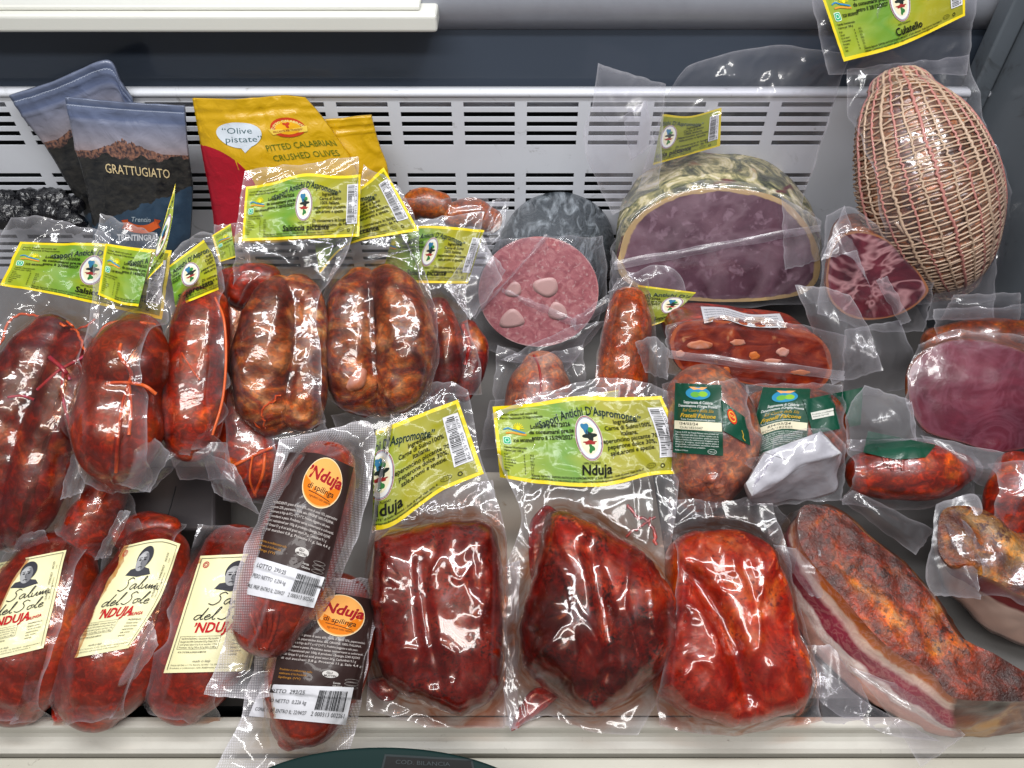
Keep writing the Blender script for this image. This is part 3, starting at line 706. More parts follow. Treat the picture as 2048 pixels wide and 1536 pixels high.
structure(extrude_x('aluminium_tube_rail', np.stack([1.005 + 0.044 * np.cos(th), 0.392 + 0.044 * np.sin(th)], 1), -1.15, 0.60, m_tube, smooth=True))
sh = structure(box('white_cover_shelf', -1.15, -0.088, 0.927, 1.25, 0.374, 0.395, m_shelf, bevel=0.004))
structure(box('shelf_raised_panel', -1.15, -0.108, 0.938, 1.25, 0.3954, 0.401, m_shelf, bevel=0.002))
structure(box('end_wall', 0.60, 0.63, 0.05, 1.30, -0.2, 0.72, m_wall))
structure(box('wall_corner_strip', 0.575, 0.5985, 0.925, 0.955, -0.02, 0.72, m_wall, bevel=0.003))
structure(box('upper_back_wall', -1.15, 0.60, 1.28, 1.30, 0.2, 1.1, plain('grey_upper_wall', '#84888e', 0.5, var=0.2, vscale=4)))
structure(box('white_deck_liner', -0.155, 0.17, 0.272, 0.56, 0.0005, 0.0035, m_liner, bevel=0.001))
# ------------------------------------------------------------------ back row
def pouch(T, sides, mat, bulge, name='pouch_body', nu=48, nv=64, wr=0.0016, prints=None, emb=0.0):
    P = coons(sides, nu, nv, 2, T.seed); L = T.loc(P[..., 0], P[..., 1], np.full((nv, nu), 0.008))
    S, Tt = np.meshgrid(np.linspace(0, 1, nu), np.linspace(0, 1, nv))
    prof = np.clip(np.sin(np.pi * S), 0, 1) ** 0.55 * np.clip((1 - Tt) * 1.25 - 0.12, 0, 1) ** 0.7
    u, v = L[..., 0], L[..., 1]
    w = 0.008 + bulge * prof + pn2(u * 24, v * 24, T.seed) * wr * 1.6 + np.clip(1 - np.abs(pn2(u * 30, v * 18, T.seed + 2)) * 5, 0, 1) * wr
    for zt in (0.93, 0.86): w += 0.0016 * np.exp(-((Tt - zt) / 0.010) ** 2)
    F = np.stack([u, v, w], 2).reshape(-1, 3); Bk = np.stack([u, v, np.full_like(w, 0.004) - 0.2 * bulge * prof], 2).reshape(-1, 3)
    n = nu * nv; uv = np.stack([S, Tt], 2).reshape(-1, 2)
    f = grid_faces(nv, nu).tolist() + grid_faces(nv, nu, n, True).tolist()
    idx = np.arange(n).reshape(nv, nu); rim = np.r_[idx[0, :-1], idx[:-1, -1], idx[-1, :0:-1], idx[:0:-1, 0]]
    for a, b in zip(rim, np.roll(rim, -1)): f.append([int(b), int(a), int(a) + n, int(b) + n])
    o = T.add(name, np.vstack([F, Bk]), f, mat, uv=np.vstack([uv, uv]))
    if prints is not None:
        T.label(sides, mat, prints, name='printed_front', lift=0.0004, nu=nu, nv=nv, soft=1)
    return o
def cheese_mat():
    k = NT('mountain_photo_print'); uv = k.n('UVMap', uv_map='UVMap').outputs[0]
    sp = k.n('SeparateXYZ', {0: uv}); x, y = sp.outputs[0], sp.outputs[1]
    sx = k.n('CombineXYZ', {0: k.math('MULTIPLY', x, 6.0), 1: 0.3, 2: 0.0}).outputs[0]
    pk = k.noise(sx, 1.0, 2, 0, 0.5); pk2 = k.noise(sx, 4.0, 4, 0, 0.7)
    bell = k.math('SUBTRACT', 1.0, k.math('MULTIPLY', k.math('ABSOLUTE', k.math('SUBTRACT', x, 0.45)), 3.2), True)
    ridge = k.math('ADD', 0.66, k.math('MULTIPLY', bell, k.math('ADD', 0.02, k.math('MULTIPLY', pk2, 0.13))))
    hills = k.math('ADD', 0.63, k.math('MULTIPLY', k.math('SUBTRACT', pk, 0.5), 0.22))
    shore = k.math('ADD', k.math('MULTIPLY', k.math('SUBTRACT', k.noise(uv, 9, 5), 0.5), 0.10), k.math('ADD', 0.16, k.math('MULTIPLY', x, 0.28)))
    sky = k.ramp(y, [(0.60, '#9c8480'), (0.72, '#88848e'), (0.86, '#747a90'), (0.88, '#56607c'), (0.95, '#66708a'), (0.965, '#4a5570'), (1.0, '#6a7288')])
    rock = k.mix(k.step(k.noise(uv, 40, 4), 0.4, 0.6), lin('#3c3034'), lin('#8a6250'))
    wood = k.mix(k.step(k.noise(k.n('Mapping', {'Vector': uv, 'Scale': (10, 26, 1)}).outputs[0], 1.0, 6, 0.4, 0.7), 0.35, 0.7), lin('#14161a'), lin('#3a3834'))
    lake = k.mix(k.noise(uv, 5, 3), lin('#1c2c3e'), lin('#3c5266'))
    c = k.mix(k.math('LESS_THAN', y, ridge), sky, rock)
    c = k.mix(k.math('LESS_THAN', y, hills), c, wood)
    c = k.mix(k.math('LESS_THAN', y, shore), c, lake)
    st = k.n('TexChecker', {'Vector': uv, 'Scale': 90.0}).outputs[1]
    for zt in (0.955,):
        c = k.mix(k.math('MULTIPLY', k.math('LESS_THAN', k.math('ABSOLUTE', k.math('SUBTRACT', y, zt)), 0.003), st), c, lin('#c0c8d8'))
    nb = k.bump(k.noise(k.obj(), 45, 3, 1.0), 0.35, 0.004)
    return k.done(k.principled(c, 0.34, nb, 0.25, 0.15))
CHM = cheese_mat()
pc = Print(100, 140)
pc.text('GRATTUGIATO', 52, 71, 12.5, '#c8b48a', 0.004, align='c', width=58, rot=-3)
pc.line([(34, 24), (44, 20.5), (56, 20.5), (66, 25)], 7.5, '#c85a2c', z=1, name='ribbon'); pc.poly([(30, 28), (37, 29), (36, 22), (30, 20), (33, 24)], '#a84824', name='ribbon'); pc.poly([(70, 29), (63, 30), (64, 23), (70, 21), (67, 25)], '#a84824', name='ribbon')
pc.line([(40, 29), (44, 35), (48, 30), (53, 38), (60, 29)], 0.7, '#a8b4bc', smooth=False, name='emblem'); pc.text('Trentin', 50, 27, 6.5, '#a8b4bc', 0.0, align='c', shear=0.2)
pc.text('TRENTINGRANA', 50, 9.5, 7.8, '#c8ccd0', 0.03, align='c', width=50)
pc2 = Print(100, 140); pc2.text('GRATTUGIATO', 52, 71, 10.5, '#c8b48a', 0.004, align='c', width=58)
t = Thing('cheese_bag', 'grated cheese bag with mountain photo, leaning crooked behind the other cheese bag', 'cheese bag', 210, 470, 0.092, 88)
pouch(t, quad((195, 480), (330, 450), (263, 197), (17, 192), l=[(120, 340)], r=[(300, 320)], t=[(110, 162), (211, 121), (240, 165)]), CHM, 0.012)
t = Thing('cheese_bag', 'upright grey grated cheese bag reading GRATTUGIATO in front of its twin', 'cheese bag', 290, 500, 0.10, 82)
pouch(t, quad((190, 500), (378, 500), (368, 213), (130, 195), l=[(178, 400), (150, 290)], r=[(384, 390), (374, 290)], t=[(250, 206)]), CHM, 0.022, prints=pc)
# olive pouches
def yellow_mat(red):
    k = NT('yellow_pouch_print'); uv = k.n('UVMap', uv_map='UVMap').outputs[0]; sp = k.n('SeparateXYZ', {0: uv}); x, y = sp.outputs[0], sp.outputs[1]
    c = k.mix(k.noise(uv, 3, 2), lin('#c0960a'), lin('#c89e0c'))
    if red:
        d = k.math('POWER', k.math('ADD', k.math('POWER', k.math('MULTIPLY', k.math('SUBTRACT', x, -0.12), 0.85), 2.0), k.math('POWER', k.math('SUBTRACT', y, 0.32), 2.0)), 0.5)
        c = k.mix(k.math('LESS_THAN', d, 0.37), c, lin('#a00c22'))
    nb = k.bump(k.noise(k.obj(), 50, 3, 1.0), 0.4, 0.004)
    return k.done(k.principled(c, 0.36, nb, 0.3, 0.1))
YEL = yellow_mat(False); YELR = yellow_mat(True)
py_ = Print(100, 140)
py_.ell(31, 103, 17, 13.5, '#c4ccd4', z=2, name='speech_bubble', f=lambda t: 1 + .05 * np.sin(3 * t)); py_.poly([(28, 93), (38, 91), (31, 84)], '#c4ccd4', z=2, name='speech_bubble')
py_.text('“Olive', 30, 104, 9, '#3c5a60', 0.0, align='c', shear=0.1, z=3, rot=-2); py_.text('pistate”', 33, 95, 9, '#3c5a60', 0.0, align='c', shear=0.1, z=3, rot=-2)
py_.ell(69, 106, 13, 10.5, '#b83a1c', z=2); py_.ell(69, 106, 9.5, 7.6, '#d8a018', z=3); py_.poly([(54, 106), (84, 106), (82, 100), (56, 100)], '#d8b848', z=4); py_.text('TUTTO CALABRESE', 69, 111.5, 3.2, '#d8c880', 0.03, align='c', arc=12, z=4); py_.text('PICCANTE PER TRADIZIONE', 69, 101.8, 2.6, '#8c2a14', 0.02, align='c', width=24, z=5); py_.ell(69, 108.5, 2.2, 2.6, '#b83a1c', z=5, f=lambda t: 1 + .4 * np.sin(3 * t))
py_.text('PITTED CALABRIAN', 72, 84, 9, '#54661a', 0.0, align='c', width=50, z=3); py_.text('CRUSHED OLIVES', 72, 73, 9, '#54661a', 0.0, align='c', width=46, z=3)
t = Thing('olive_pouch', 'yellow olive pouch half hidden behind the printed yellow pouch', 'olive pouch', 700, 440, 0.14, 80)
pouch(t, quad((600, 450), (790, 440), (742, 231), (560, 240), r=[(775, 340), (752, 270)], t=[(650, 240)]), YEL, 0.016)
t = Thing('olive_pouch', 'yellow and red olive pouch with white speech bubble, leaning on the grille', 'olive pouch', 520, 470, 0.13, 78)
pouch(t, quad((430, 480), (720, 460), (610, 196), (385, 197), l=[(425, 420), (405, 310)], r=[(720, 360), (655, 250)], t=[(480, 199), (560, 192)]), YELR, 0.024, prints=py_)
# black olives
m_ol = plain('black_olive_skin', '#0c0c12', 0.25, coat=0.6, bump=0.7, bscale=420)
box_o = Thing('olive_tray', 'shallow dark tray holding the black olives behind the left sausages', 'tray', 40, 470, 0.06, 0)
p0 = box_o.loc(np.array(40.0), np.array(470.0))
V = np.array([(x, y, z) for z in (0, 0.07) for y in (-0.02, 0.075) for x in (-0.10, 0.11)])
box_o.add('tray_body', V, [[0, 2, 3, 1], [4, 5, 7, 6], [0, 1, 5, 4], [2, 6, 7, 3], [0, 4, 6, 2], [1, 3, 7, 5]], m_dark, smooth=False)
th = np.linspace(0, 2 * np.pi, 26, endpoint=False); ph = np.linspace(0.05, np.pi - 0.05, 18)
ov = np.array([(math.sin(a) * math.cos(b), math.sin(a) * math.sin(b), 1.25 * math.cos(a)) for a in ph for b in th])
ovm = []
for k in range(3):
    w = ov * (1 + 0.16 * vn3(ov * 3.1, k)[:, None] - 0.16 * np.abs(vn3(ov * 5, k + 9))[:, None]) * 0.0138
    o = mesh_obj('olive', w, grid_faces(18, 26, wrap=True).tolist() + [list(range(26))[::-1], [17 * 26 + j for j in range(26)]], m_ol); ovm.append(o.data); bpy.data.objects.remove(o)
rg = random.Random(4)
for k in range(26):
    px = rg.uniform(-25, 150); py = 402 + (k % 3) * 17 + rg.uniform(-5, 5) + (12 if px > 130 else 0)
    p = at_height(px, py, 0.150 - (k % 3) * 0.006)
    o = bpy.data.objects.new('olive', ovm[k % 3]); COL.objects.link(o); o.location = p; o.rotation_euler = (rg.uniform(0, 3), rg.uniform(0, 3), rg.uniform(0, 3)); o.scale = [rg.uniform(.85, 1.15)] * 3
    tag(o, 'wrinkled black olive in the heap behind the left sausages', 'olive', 'black olives in the left tray')

# brown salami ends behind the mortadella
t = Thing('salami_pack', 'pack of brown salami knobs behind the green labels, left of black salami', 'salami pack', 890, 470, 0.15, 60)
t.tube([(812, 425, 22), (842, 406, 30), (885, 412, 26)], M['salame_tan'], 'salami_end'); t.tube([(905, 432, 26), (945, 424, 28), (985, 445, 24)], M['salame_tan'], 'salami_end')
t.bag(quad((800, 480), (1000, 480), (975, 395), (800, 395)), FILM, 0.004)

# mortadella-like salami with black casing
def face_mat(name, stops, scale, rimcol=None, rim=0.93, veins=None, rough=0.3, coat=0.5, specks=None, vs=14, streak=None):
    k = NT(name); co = k.obj(streak)
    c = k.ramp(k.noise(co, scale, 5, 1.0, 0.6), stops)
    if specks:
        m = k.step(k.noise(k.obj(), specks[2], 3, 0.5), specks[1], specks[1] + 0.1); c = k.mix(k.math('MULTIPLY', m, 0.7), c, lin(specks[0]))
    if veins:
        v = k.noise(k.obj(), vs, 3, 1.8, 0.6); r = k.math('SUBTRACT', 1.0, k.math('MULTIPLY', k.math('ABSOLUTE', k.math('SUBTRACT', v, 0.5)), veins[1]), True)
        c = k.mix(k.math('MULTIPLY', r, veins[2]), c, lin(veins[0]))
    if rimcol:
        a = k.n('Attribute', attribute_name='rim').outputs['Fac']; a = k.math('ADD', a, k.math('MULTIPLY', k.math('SUBTRACT', k.noise(k.obj(), 40, 3), 0.5), 0.10))
        c = k.mix(k.step(a, rim, rim + 0.015), c, lin(rimcol))
    nb = k.bump(k.noise(k.obj(), 80, 3, 1.0), 0.2, 0.002)
    return k.done(k.principled(c, rough, nb, coat, 0.1, cn=nb))
FM_MORT = face_mat('salami_pink_cut', [(0.36, '#9c5a60'), (0.5, '#b26e72'), (0.64, '#c28686')], 90, '#c8a0a0', 0.985, specks=('#d0aca8', 0.57, 190))
M_CAS = NT('black_casing'); _n = M_CAS.noise(M_CAS.obj((1, 1, 0.25)), 55, 4, 1.6); _c = M_CAS.mix(M_CAS.step(M_CAS.noise(M_CAS.obj((3, 3, 0.5)), 20, 4, 1.0), 0.5, 0.75), lin('#40464c'), lin('#a4acb4'))  # pale streaks in the casing colour stand in for highlights
_b = M_CAS.bump(_n, 0.9, 0.006); M_CAS = M_CAS.done(M_CAS.principled(_c, 0.34, _b, 0.6, 0.12, cn=_b))
t = Thing('salami_log', 'thick black-cased salami log with pink cut face and four white fat cubes', 'salami', 1085, 700, 0.05, 66)
def ellpx(cx, cy, rx, ry, n=24, rot=0):
    a = np.linspace(0, 2 * np.pi, n, endpoint=False); c, s_ = math.cos(math.radians(rot)), math.sin(math.radians(rot))
    return [(cx + rx * math.cos(k) * c - ry * math.sin(k) * s_, cy + rx * math.cos(k) * s_ + ry * math.sin(k) * c) for k in a]
t.cutmeat(ellpx(1077, 583, 122, 112), 0.17, FM_MORT, M_CAS, body_name='casing', taper=1.06, dome=0.3, lump=0.012, slant=(0.038, 0.03))
for (pts) in ([(1070, 562), (1108, 556), (1115, 582), (1095, 595), (1068, 580)], [(1022, 566), (1038, 566), (1042, 585), (1028, 594), (1010, 588)], [(1020, 618), (1036, 622), (1050, 645), (1030, 654), (1001, 654), (1002, 636)], [(1107, 604), (1128, 612), (1134, 634), (1114, 640), (1096, 630)]):
    q = t.loc(np.array([p[0] for p in pts], float), np.array([p[1] for p in pts], float), 0.0)
    q = catmull(q[:, :2], 20, closed=True); c = q.mean(0)
    V = np.vstack([np.c_[c + (q - c) * k, np.full(20, 0.0004 + 0.0001 * (1 - k))] for k in (0.02, 0.6, 1.0)] + [np.c_[q, np.full(20, 0.0)]])
    t.add('fat_cube', V, grid_faces(4, 20, wrap=True), M['fat'])
t.bag(quad((955, 690), (1150, 722), (1205, 470), (955, 480), b=[(1050, 722)], l=[(938, 590)], r=[(1212, 590)]), FILM, -0.01, ripple=0.002, creases=6)
t.flap((945, 642), (962, 612), (1100, 474), (1090, 468), (0.004, 0.005, 0.006, 0.006), FILM_MILK, 0.006, name='bag_fold', b=[(955, 630)])
t.flap((890, 570), (950, 640), (1012, 540), (960, 480), (0.01, 0.012, 0.012, 0.004), FILM_MILK, 0.010)
t.flap((1004, 576), (1003, 584), (1150, 655), (1152, 636), (0.004, 0.004, 0.005, 0.005), FILM_MILK, 0.004, name='bag_fold')
t.flap((1150, 660), (1140, 640), (1215, 590), (1225, 610), (0.0, 0.003, 0.004, 0.004), FILM_MILK, 0.006)
t.flap((930, 520), (1000, 480), (1020, 395), (985, 400), (-0.01, 0.0, -0.03, -0.03), FILM_DULL, 0.006)

# large cured ham with mouldy rind
FM_HAM = face_mat('ham_cut', [(0.34, '#462c36'), (0.5, '#60424e'), (0.66, '#7c5e68')], 11, '#b09468', 0.93, veins=('#a08890', 16, 0.25), vs=5, specks=('#8a6e7a', 0.56, 70))
kk = NT('mouldy_rind'); co = kk.obj()
c = kk.ramp(kk.noise(co, 26, 6, 1.4, 0.65), [(0.36, '#30342a'), (0.44, '#5e604a'), (0.51, '#8e8860'), (0.56, '#c0b48c'), (0.64, '#d0c8b4')])
c = kk.mix(kk.step(kk.noise(co, 15, 3, 0.8), 0.60, 0.64), c, lin('#5e2a30')); c = kk.mix(kk.step(kk.noise(kk.obj((1.3, 1, 1)), 19, 3, 0.8), 0.63, 0.7), c, lin('#b08a68'))
nb = kk.bump(kk.noise(co, 70, 5, 1.0), 0.7, 0.004); M_MOLD = kk.done(kk.principled(c, 0.5, nb, 0.35, 0.15))
t = Thing('cured_ham', 'large half ham with mouldy grey rind and broad dark purple cut face', 'ham', 1430, 606, 0.09, 64)
# the emptied top of its bag, standing against the grille, with the label inside
t.flap((1262, 420), (1600, 420), (1700, 108), (1330, 200), (-0.045, -0.04, -0.02, -0.02), FILM, 0.012, name='vacuum_bag', n=60, t=[(1360, 148), (1400, 122), (1550, 92)])
t.flap((1225, 430), (1318, 380), (1332, 168), (1196, 126), (-0.03, -0.03, -0.01, -0.01), FILM_MILK, 0.012, n=40, t=[(1265, 150)], l=[(1170, 300), (1185, 200)])
t.flap((1262, 322), (1310, 285), (1292, 200), (1245, 232), (-0.015, -0.015, -0.008, -0.008), FILM_MILK, 0.006)
t.label(quad((1306, 330), (1440, 292), (1443, 215), (1325, 228), t=[(1380, 232)]), SAP_OLIVE, LP_SALS, crop=(0.42, 1.0), over=False, floor=-0.034, lift=0.0)
OH = [(1236, 505), (1250, 460), (1285, 420), (1345, 388), (1420, 374), (1500, 378), (1565, 398), (1612, 442), (1640, 500), (1640, 555), (1605, 590), (1510, 604), (1400, 604), (1310, 592), (1250, 565), (1232, 535)]
t.cutmeat(OH, 0.14, FM_HAM, M_MOLD, taper=0.95, dome=0.7, lump=0.045, slant=(0.025, 0.055), bulge=0.004, grow=0.05)
t.bag(quad((1225, 585), (1655, 602), (1630, 430), (1240, 440), b=[(1330, 606), (1500, 614)], t=[(1340, 380), (1440, 362), (1560, 385)], r=[(1660, 520)], l=[(1222, 510)]), FILM, -0.006, ripple=0.002, creases=9)
t.flap((1228, 540), (1228, 522), (1640, 448), (1640, 462), (0.006, 0.006, 0.008, 0.008), FILM_MILK, 0.002, name='bag_fold', r=[], b=[])
t.flap((1215, 610), (1330, 612), (1372, 590), (1225, 500), (0.004, 0.012, 0.016, 0.006), FILM_DULL, 0.012, t=[(1260, 545), (1310, 530), (1360, 548)])
t.flap((1570, 540), (1640, 520), (1640, 440), (1562, 392), (0.006, 0.004, 0.004, 0.008), FILM_MILK, 0.006)

# netted culatello
t = Thing('netted_ham', 'big egg-shaped ham wrapped in beige and pink string net, upper right', 'ham', 1890, 575, 0.13, 58)
body_pts = [(1800, 188, 60), (1812, 235, 92), (1832, 300, 114), (1852, 370, 124), (1874, 440, 116), (1894, 505, 90), (1904, 550, 54)]
mB = meat('netted_skin', [(0.32, '#4e382e'), (0.46, '#8a6a58'), (0.55, '#a88876'), (0.66, '#bca08c')], 26, 0.9, rough=0.3, coat=0.7, bump=0.4)
# net: rings and lengthwise cords laid on the body surface
cc = []
for (px, py, r) in body_pts:
    R = r * t.mpp(px, py); h = R * 0.85 * 0.9; p = t.loc(np.array(float(px)), np.array(float(py)), h); cc.append([p[0], p[1], h, R])
CC = catmull(np.array(cc), 120); TT = np.gradient(CC[:, :3], axis=0); TT /= np.linalg.norm(TT, axis=1)[:, None]
def onbody(s_, th_):
    f = np.clip(s_, -0.09, 1.09); fi = np.clip(f, 0, 1) * 119; i = np.clip(fi.astype(int), 0, 118); a = (fi - i)[:, None]
    c = CC[i] * (1 - a) + CC[i + 1] * a; T_ = TT[i] * (1 - a) + TT[i + 1] * a
    ext = np.where(f < 0, f, np.where(f > 1, f - 1, 0)); rr = c[:, 3].copy(); k = np.clip(np.abs(ext) / 0.09, 0, 1); pos = c[:, :3] + T_ * (np.sign(ext) * np.sin(k * np.pi / 2) * 0.75 * rr)[:, None]; rr = rr * np.cos(k * np.pi / 2 * 0.92)
    B = np.cross(T_, [0, 0, 1.0]); B /= np.linalg.norm(B, axis=1)[:, None]; Nn = np.cross(B, T_)
    return pos + (np.cos(th_)[:, None] * B + np.sin(th_)[:, None] * Nn * 0.85) * (rr * 1.0 + 0.0006)[:, None]
NS, NTH = 300, 150
sg, tg = np.meshgrid(np.linspace(-0.0885, 1.0885, NS), np.linspace(0, 2 * np.pi, NTH, endpoint=False), indexing='ij')
Vb = onbody(sg.ravel(), tg.ravel()); cen = CC[np.clip((sg.ravel() * 119).astype(int), 0, 119), :3]
bul = np.abs(np.sin((sg.ravel() - 0.03 * (tg.ravel() - np.pi / 2) / np.pi + 0.05) * 53 / 1.12 * np.pi)) ** 0.6 * np.abs(np.sin((tg.ravel() - 0.12) * 14 / (np.pi - 0.24) * np.pi)) ** 0.35
Vb = cen + (Vb - cen) * (0.945 + 0.05 * bul + 0.018 * vn3(Vb * 30, 4))[:, None]
t.add('ham_body', Vb, grid_faces(NS, NTH, wrap=True).tolist() + [list(range(NTH))[::-1], [(NS - 1) * NTH + j for j in range(NTH)]], mB)
for k in range(54):
    s0 = -0.05 + k * 1.12 / 53; th_ = np.linspace(-0.25, np.pi + 0.25, 60)
    ss = s0 + 0.0035 * np.sin(th_ * 11 + (k % 2) * np.pi) + 0.010 * pn2(th_ * 2, th_ * 0 + k * 1.7) + 0.03 * (th_ - np.pi / 2) / np.pi
    t.wire(onbody(ss, th_), 0.0012, M['net_beige'], 'net_ring', 5)
for j in range(15):
    s_ = np.linspace(-0.085, 1.085, 90); th_ = 0.12 + j * (np.pi - 0.24) / 14 + 0.035 * pn2(s_ * 9, s_ * 0 + j) + 0.02 * np.sin(s_ * 230)
    t.wire(onbody(s_, th_), 0.0014 if j % 3 else 0.0019, M['net_pink'] if j % 2 == 0 else M['net_beige'], 'net_cord', 5)
t.string([(1790, 445), (1815, 470), (1860, 490), (1905, 515)], 0.0018, M['net_beige'], 'net_cord')
t.tube([(1885, 560, 40), (1870, 580, 26), (1866, 592, 14)], M['net_pink'], 'net_knot', lump=0.3, lf=160)
t.bag(quad((1770, 610), (2040, 600), (1935, 110), (1690, 140), l=[(1720, 480), (1690, 330)], r=[(2035, 430), (1985, 300), (1950, 190)]), FILM, 0.012, creases=16, ripple=0.005)
t.flap((1655, 150), (1935, 150), (1960, -60), (1615, -40), (0.015, 0.015, 0.03, 0.03), FILM, 0.01, name='vacuum_bag', n=60)
t.flap((1850, 640), (1985, 640), (1996, 470), (1905, 500), (0.05, 0.05, 0.05, 0.06), FILM_MILK, 0.012, n=30, l=[(1880, 560)])
t.label(quad((1686, 124), (1928, 32), (1926, -85), (1630, -40), b=[(1800, 92)]), SAP, LP_CUL, over=False, floor=0.034, lift=0.002)

# capocollo piece
FM_CAP = face_mat('capocollo_cut', [(0.34, '#34101a'), (0.5, '#561a26'), (0.66, '#742c38')], 18, '#8c5a3c', 0.95, veins=('#c09090', 22, 0.7), vs=10)
t = Thing('capocollo_piece', 'dark red marbled capocollo end with white veins below the netted ham', 'cured pork', 1750, 640, 0.15, 60)
t.cutmeat([(1650, 560), (1665, 490), (1700, 462), (1760, 470), (1810, 510), (1850, 560), (1855, 590), (1800, 630), (1720, 640), (1668, 612)], 0.10, FM_CAP, M['capocollo'], taper=0.9, slant=(0.035, 0.02), lump=0.03)
t.bag(quad((1630, 625), (1845, 662), (1868, 560), (1650, 430), b=[(1740, 660)], t=[(1700, 415), (1790, 480)]), FILM, -0.008, creases=8)
t.flap((1640, 520), (1712, 500), (1745, 590), (1690, 410), (0.006, 0.01, 0.004, -0.01), FILM_MILK, 0.008, name='bag_fold')
t.flap((1752, 560), (1775, 552), (1820, 640), (1800, 650), (0.005, 0.005, 0.003, 0.003), FILM_MILK, 0.004, name='bag_fold')
# ------------------------------------------------------------------ middle rows, left
t = Thing('sausage_pack', 'two long maroon sausages tied with pink string at the left edge, full green label', 'sausage pack', 90, 1085, 0.10, 32)
t.tube([(108, 662, 40), (66, 728, 60), (30, 830, 66), (2, 930, 62), (-12, 1030, 50), (-20, 1075, 40)], M['salsiccia_maroon'])
t.tube([(152, 690, 38), (136, 760, 54), (108, 850, 60), (78, 950, 58), (52, 1030, 48), (38, 1072, 34)], M['salsiccia_maroon'])
t.string([(75, 780), (110, 748), (128, 735), (165, 715), (185, 700)], 0.0016, M['string_pink']); t.string([(128, 735), (125, 790), (140, 850), (152, 900)], 0.0016, M['string_pink']); t.string([(100, 715), (126, 738), (140, 760)], 0.0022, M['string_pink'])
t.string([(-10, 800), (40, 792), (70, 800)], 0.0014, M['string_pink']); t.string([(0, 690), (20, 640), (60, 630), (110, 640), (150, 660), (190, 640)], 0.0014, M['string_orange'], wob=3)
t.string([(130, 640), (152, 660), (168, 700), (178, 760)], 0.0013, M['string_orange'], wob=5)
t.bag(quad((-50, 1100), (120, 1105), (225, 470), (25, 437), l=[(-60, 800), (-30, 560)], r=[(165, 1000), (196, 850), (196, 700), (205, 600)], t=[(120, 445)]), FILM_OIL, 0.006, creases=24)
t.label(quad((3, 572), (325, 640), (345, 500), (42, 483), b=[(110, 590)]), SAP, LP_SALS2, wave=0.05, crease=0.001)
t.flap((22, 1108), (98, 1085), (90, 1060), (30, 1070), (0.02, 0.02, 0.03, 0.03), FILM_MILK, 0.02)
t.flap((120, 1000), (165, 985), (185, 880), (140, 900), (0.03, 0.03, 0.03, 0.03), FILM_MILK, 0.008)

t = Thing('sausage_pack', 'net-tied plump reddish soppressata in two bulges with orange string', 'sausage pack', 250, 975, 0.155, 32)
t.tube([(280, 662, 42), (268, 692, 66), (258, 730, 80), (250, 768, 74), (242, 800, 76), (236, 858, 84), (238, 912, 70), (248, 948, 40)], M['soppressata'], lump=0.03)
for pts in ([(264, 648), (246, 680), (240, 710), (262, 745), (258, 770), (246, 810), (236, 880), (232, 945)], [(258, 770), (262, 820), (258, 870)], [(160, 812), (190, 778), (225, 766), (258, 766), (290, 772), (312, 788)], [(185, 690), (215, 650), (262, 644), (310, 650)], [(200, 790), (178, 830), (182, 880), (205, 940)]):
    t.string(pts, 0.0017, M['string_orange'])
t.bag(quad((172, 968), (292, 985), (318, 470), (205, 430), l=[(152, 900), (165, 760), (185, 640), (186, 560)], r=[(335, 920), (340, 780), (338, 640), (322, 560)], b=[(215, 985)]), FILM_OIL, 0.006, creases=18)
t.label(quad((197, 590), (278, 614), (305, 502), (213, 488), b=[(240, 608)]), SAP, LP_SOPP, crop=(0.0, 0.42))
t.label(quad((296, 560), (326, 530), (352, 368), (322, 470), r=[(345, 440)]), SAP, LP_SOPP, crop=(0.42, 0.6), name='folded_label', over=False, floor=0.012)
t.flap((230, 968), (300, 985), (340, 905), (262, 830), (0.035, 0.03, 0.03, 0.06), FILM_MILK, 0.01)

t = Thing('sausage_pack', 'single straight orange-red sausage with one string along its right side', 'sausage pack', 395, 920, 0.155, 33)
t.tube([(408, 608, 46), (403, 650, 54), (396, 720, 58), (388, 800, 60), (381, 862, 56), (378, 888, 44)], M['salsiccia_red'], lump=0.03)
t.string([(430, 595), (448, 640), (452, 720), (445, 800), (425, 870)], 0.0013, M['string_orange']); t.string([(360, 700), (385, 740), (400, 760)], 0.0009, M['string_orange'])
t.bag(quad((320, 915), (455, 905), (428, 470), (300, 575), l=[(318, 800), (325, 690), (345, 630)], r=[(462, 800), (462, 680), (452, 560)], t=[(360, 500), (400, 468)]), FILM_OIL, 0.006, creases=16)
t.label(quad((352, 615), (438, 580), (408, 480), (340, 532), r=[(430, 520)]), SAP, LP_SOPP, crop=(0.36, 0.72))
t.flap((360, 960), (470, 960), (455, 885), (330, 885), (0.0, 0.0, 0.03, 0.03), FILM_MILK, 0.014)
t.flap((300, 985), (380, 905), (345, 875), (290, 940), (0.02, 0.03, 0.03, 0.02), FILM_DULL, 0.01)

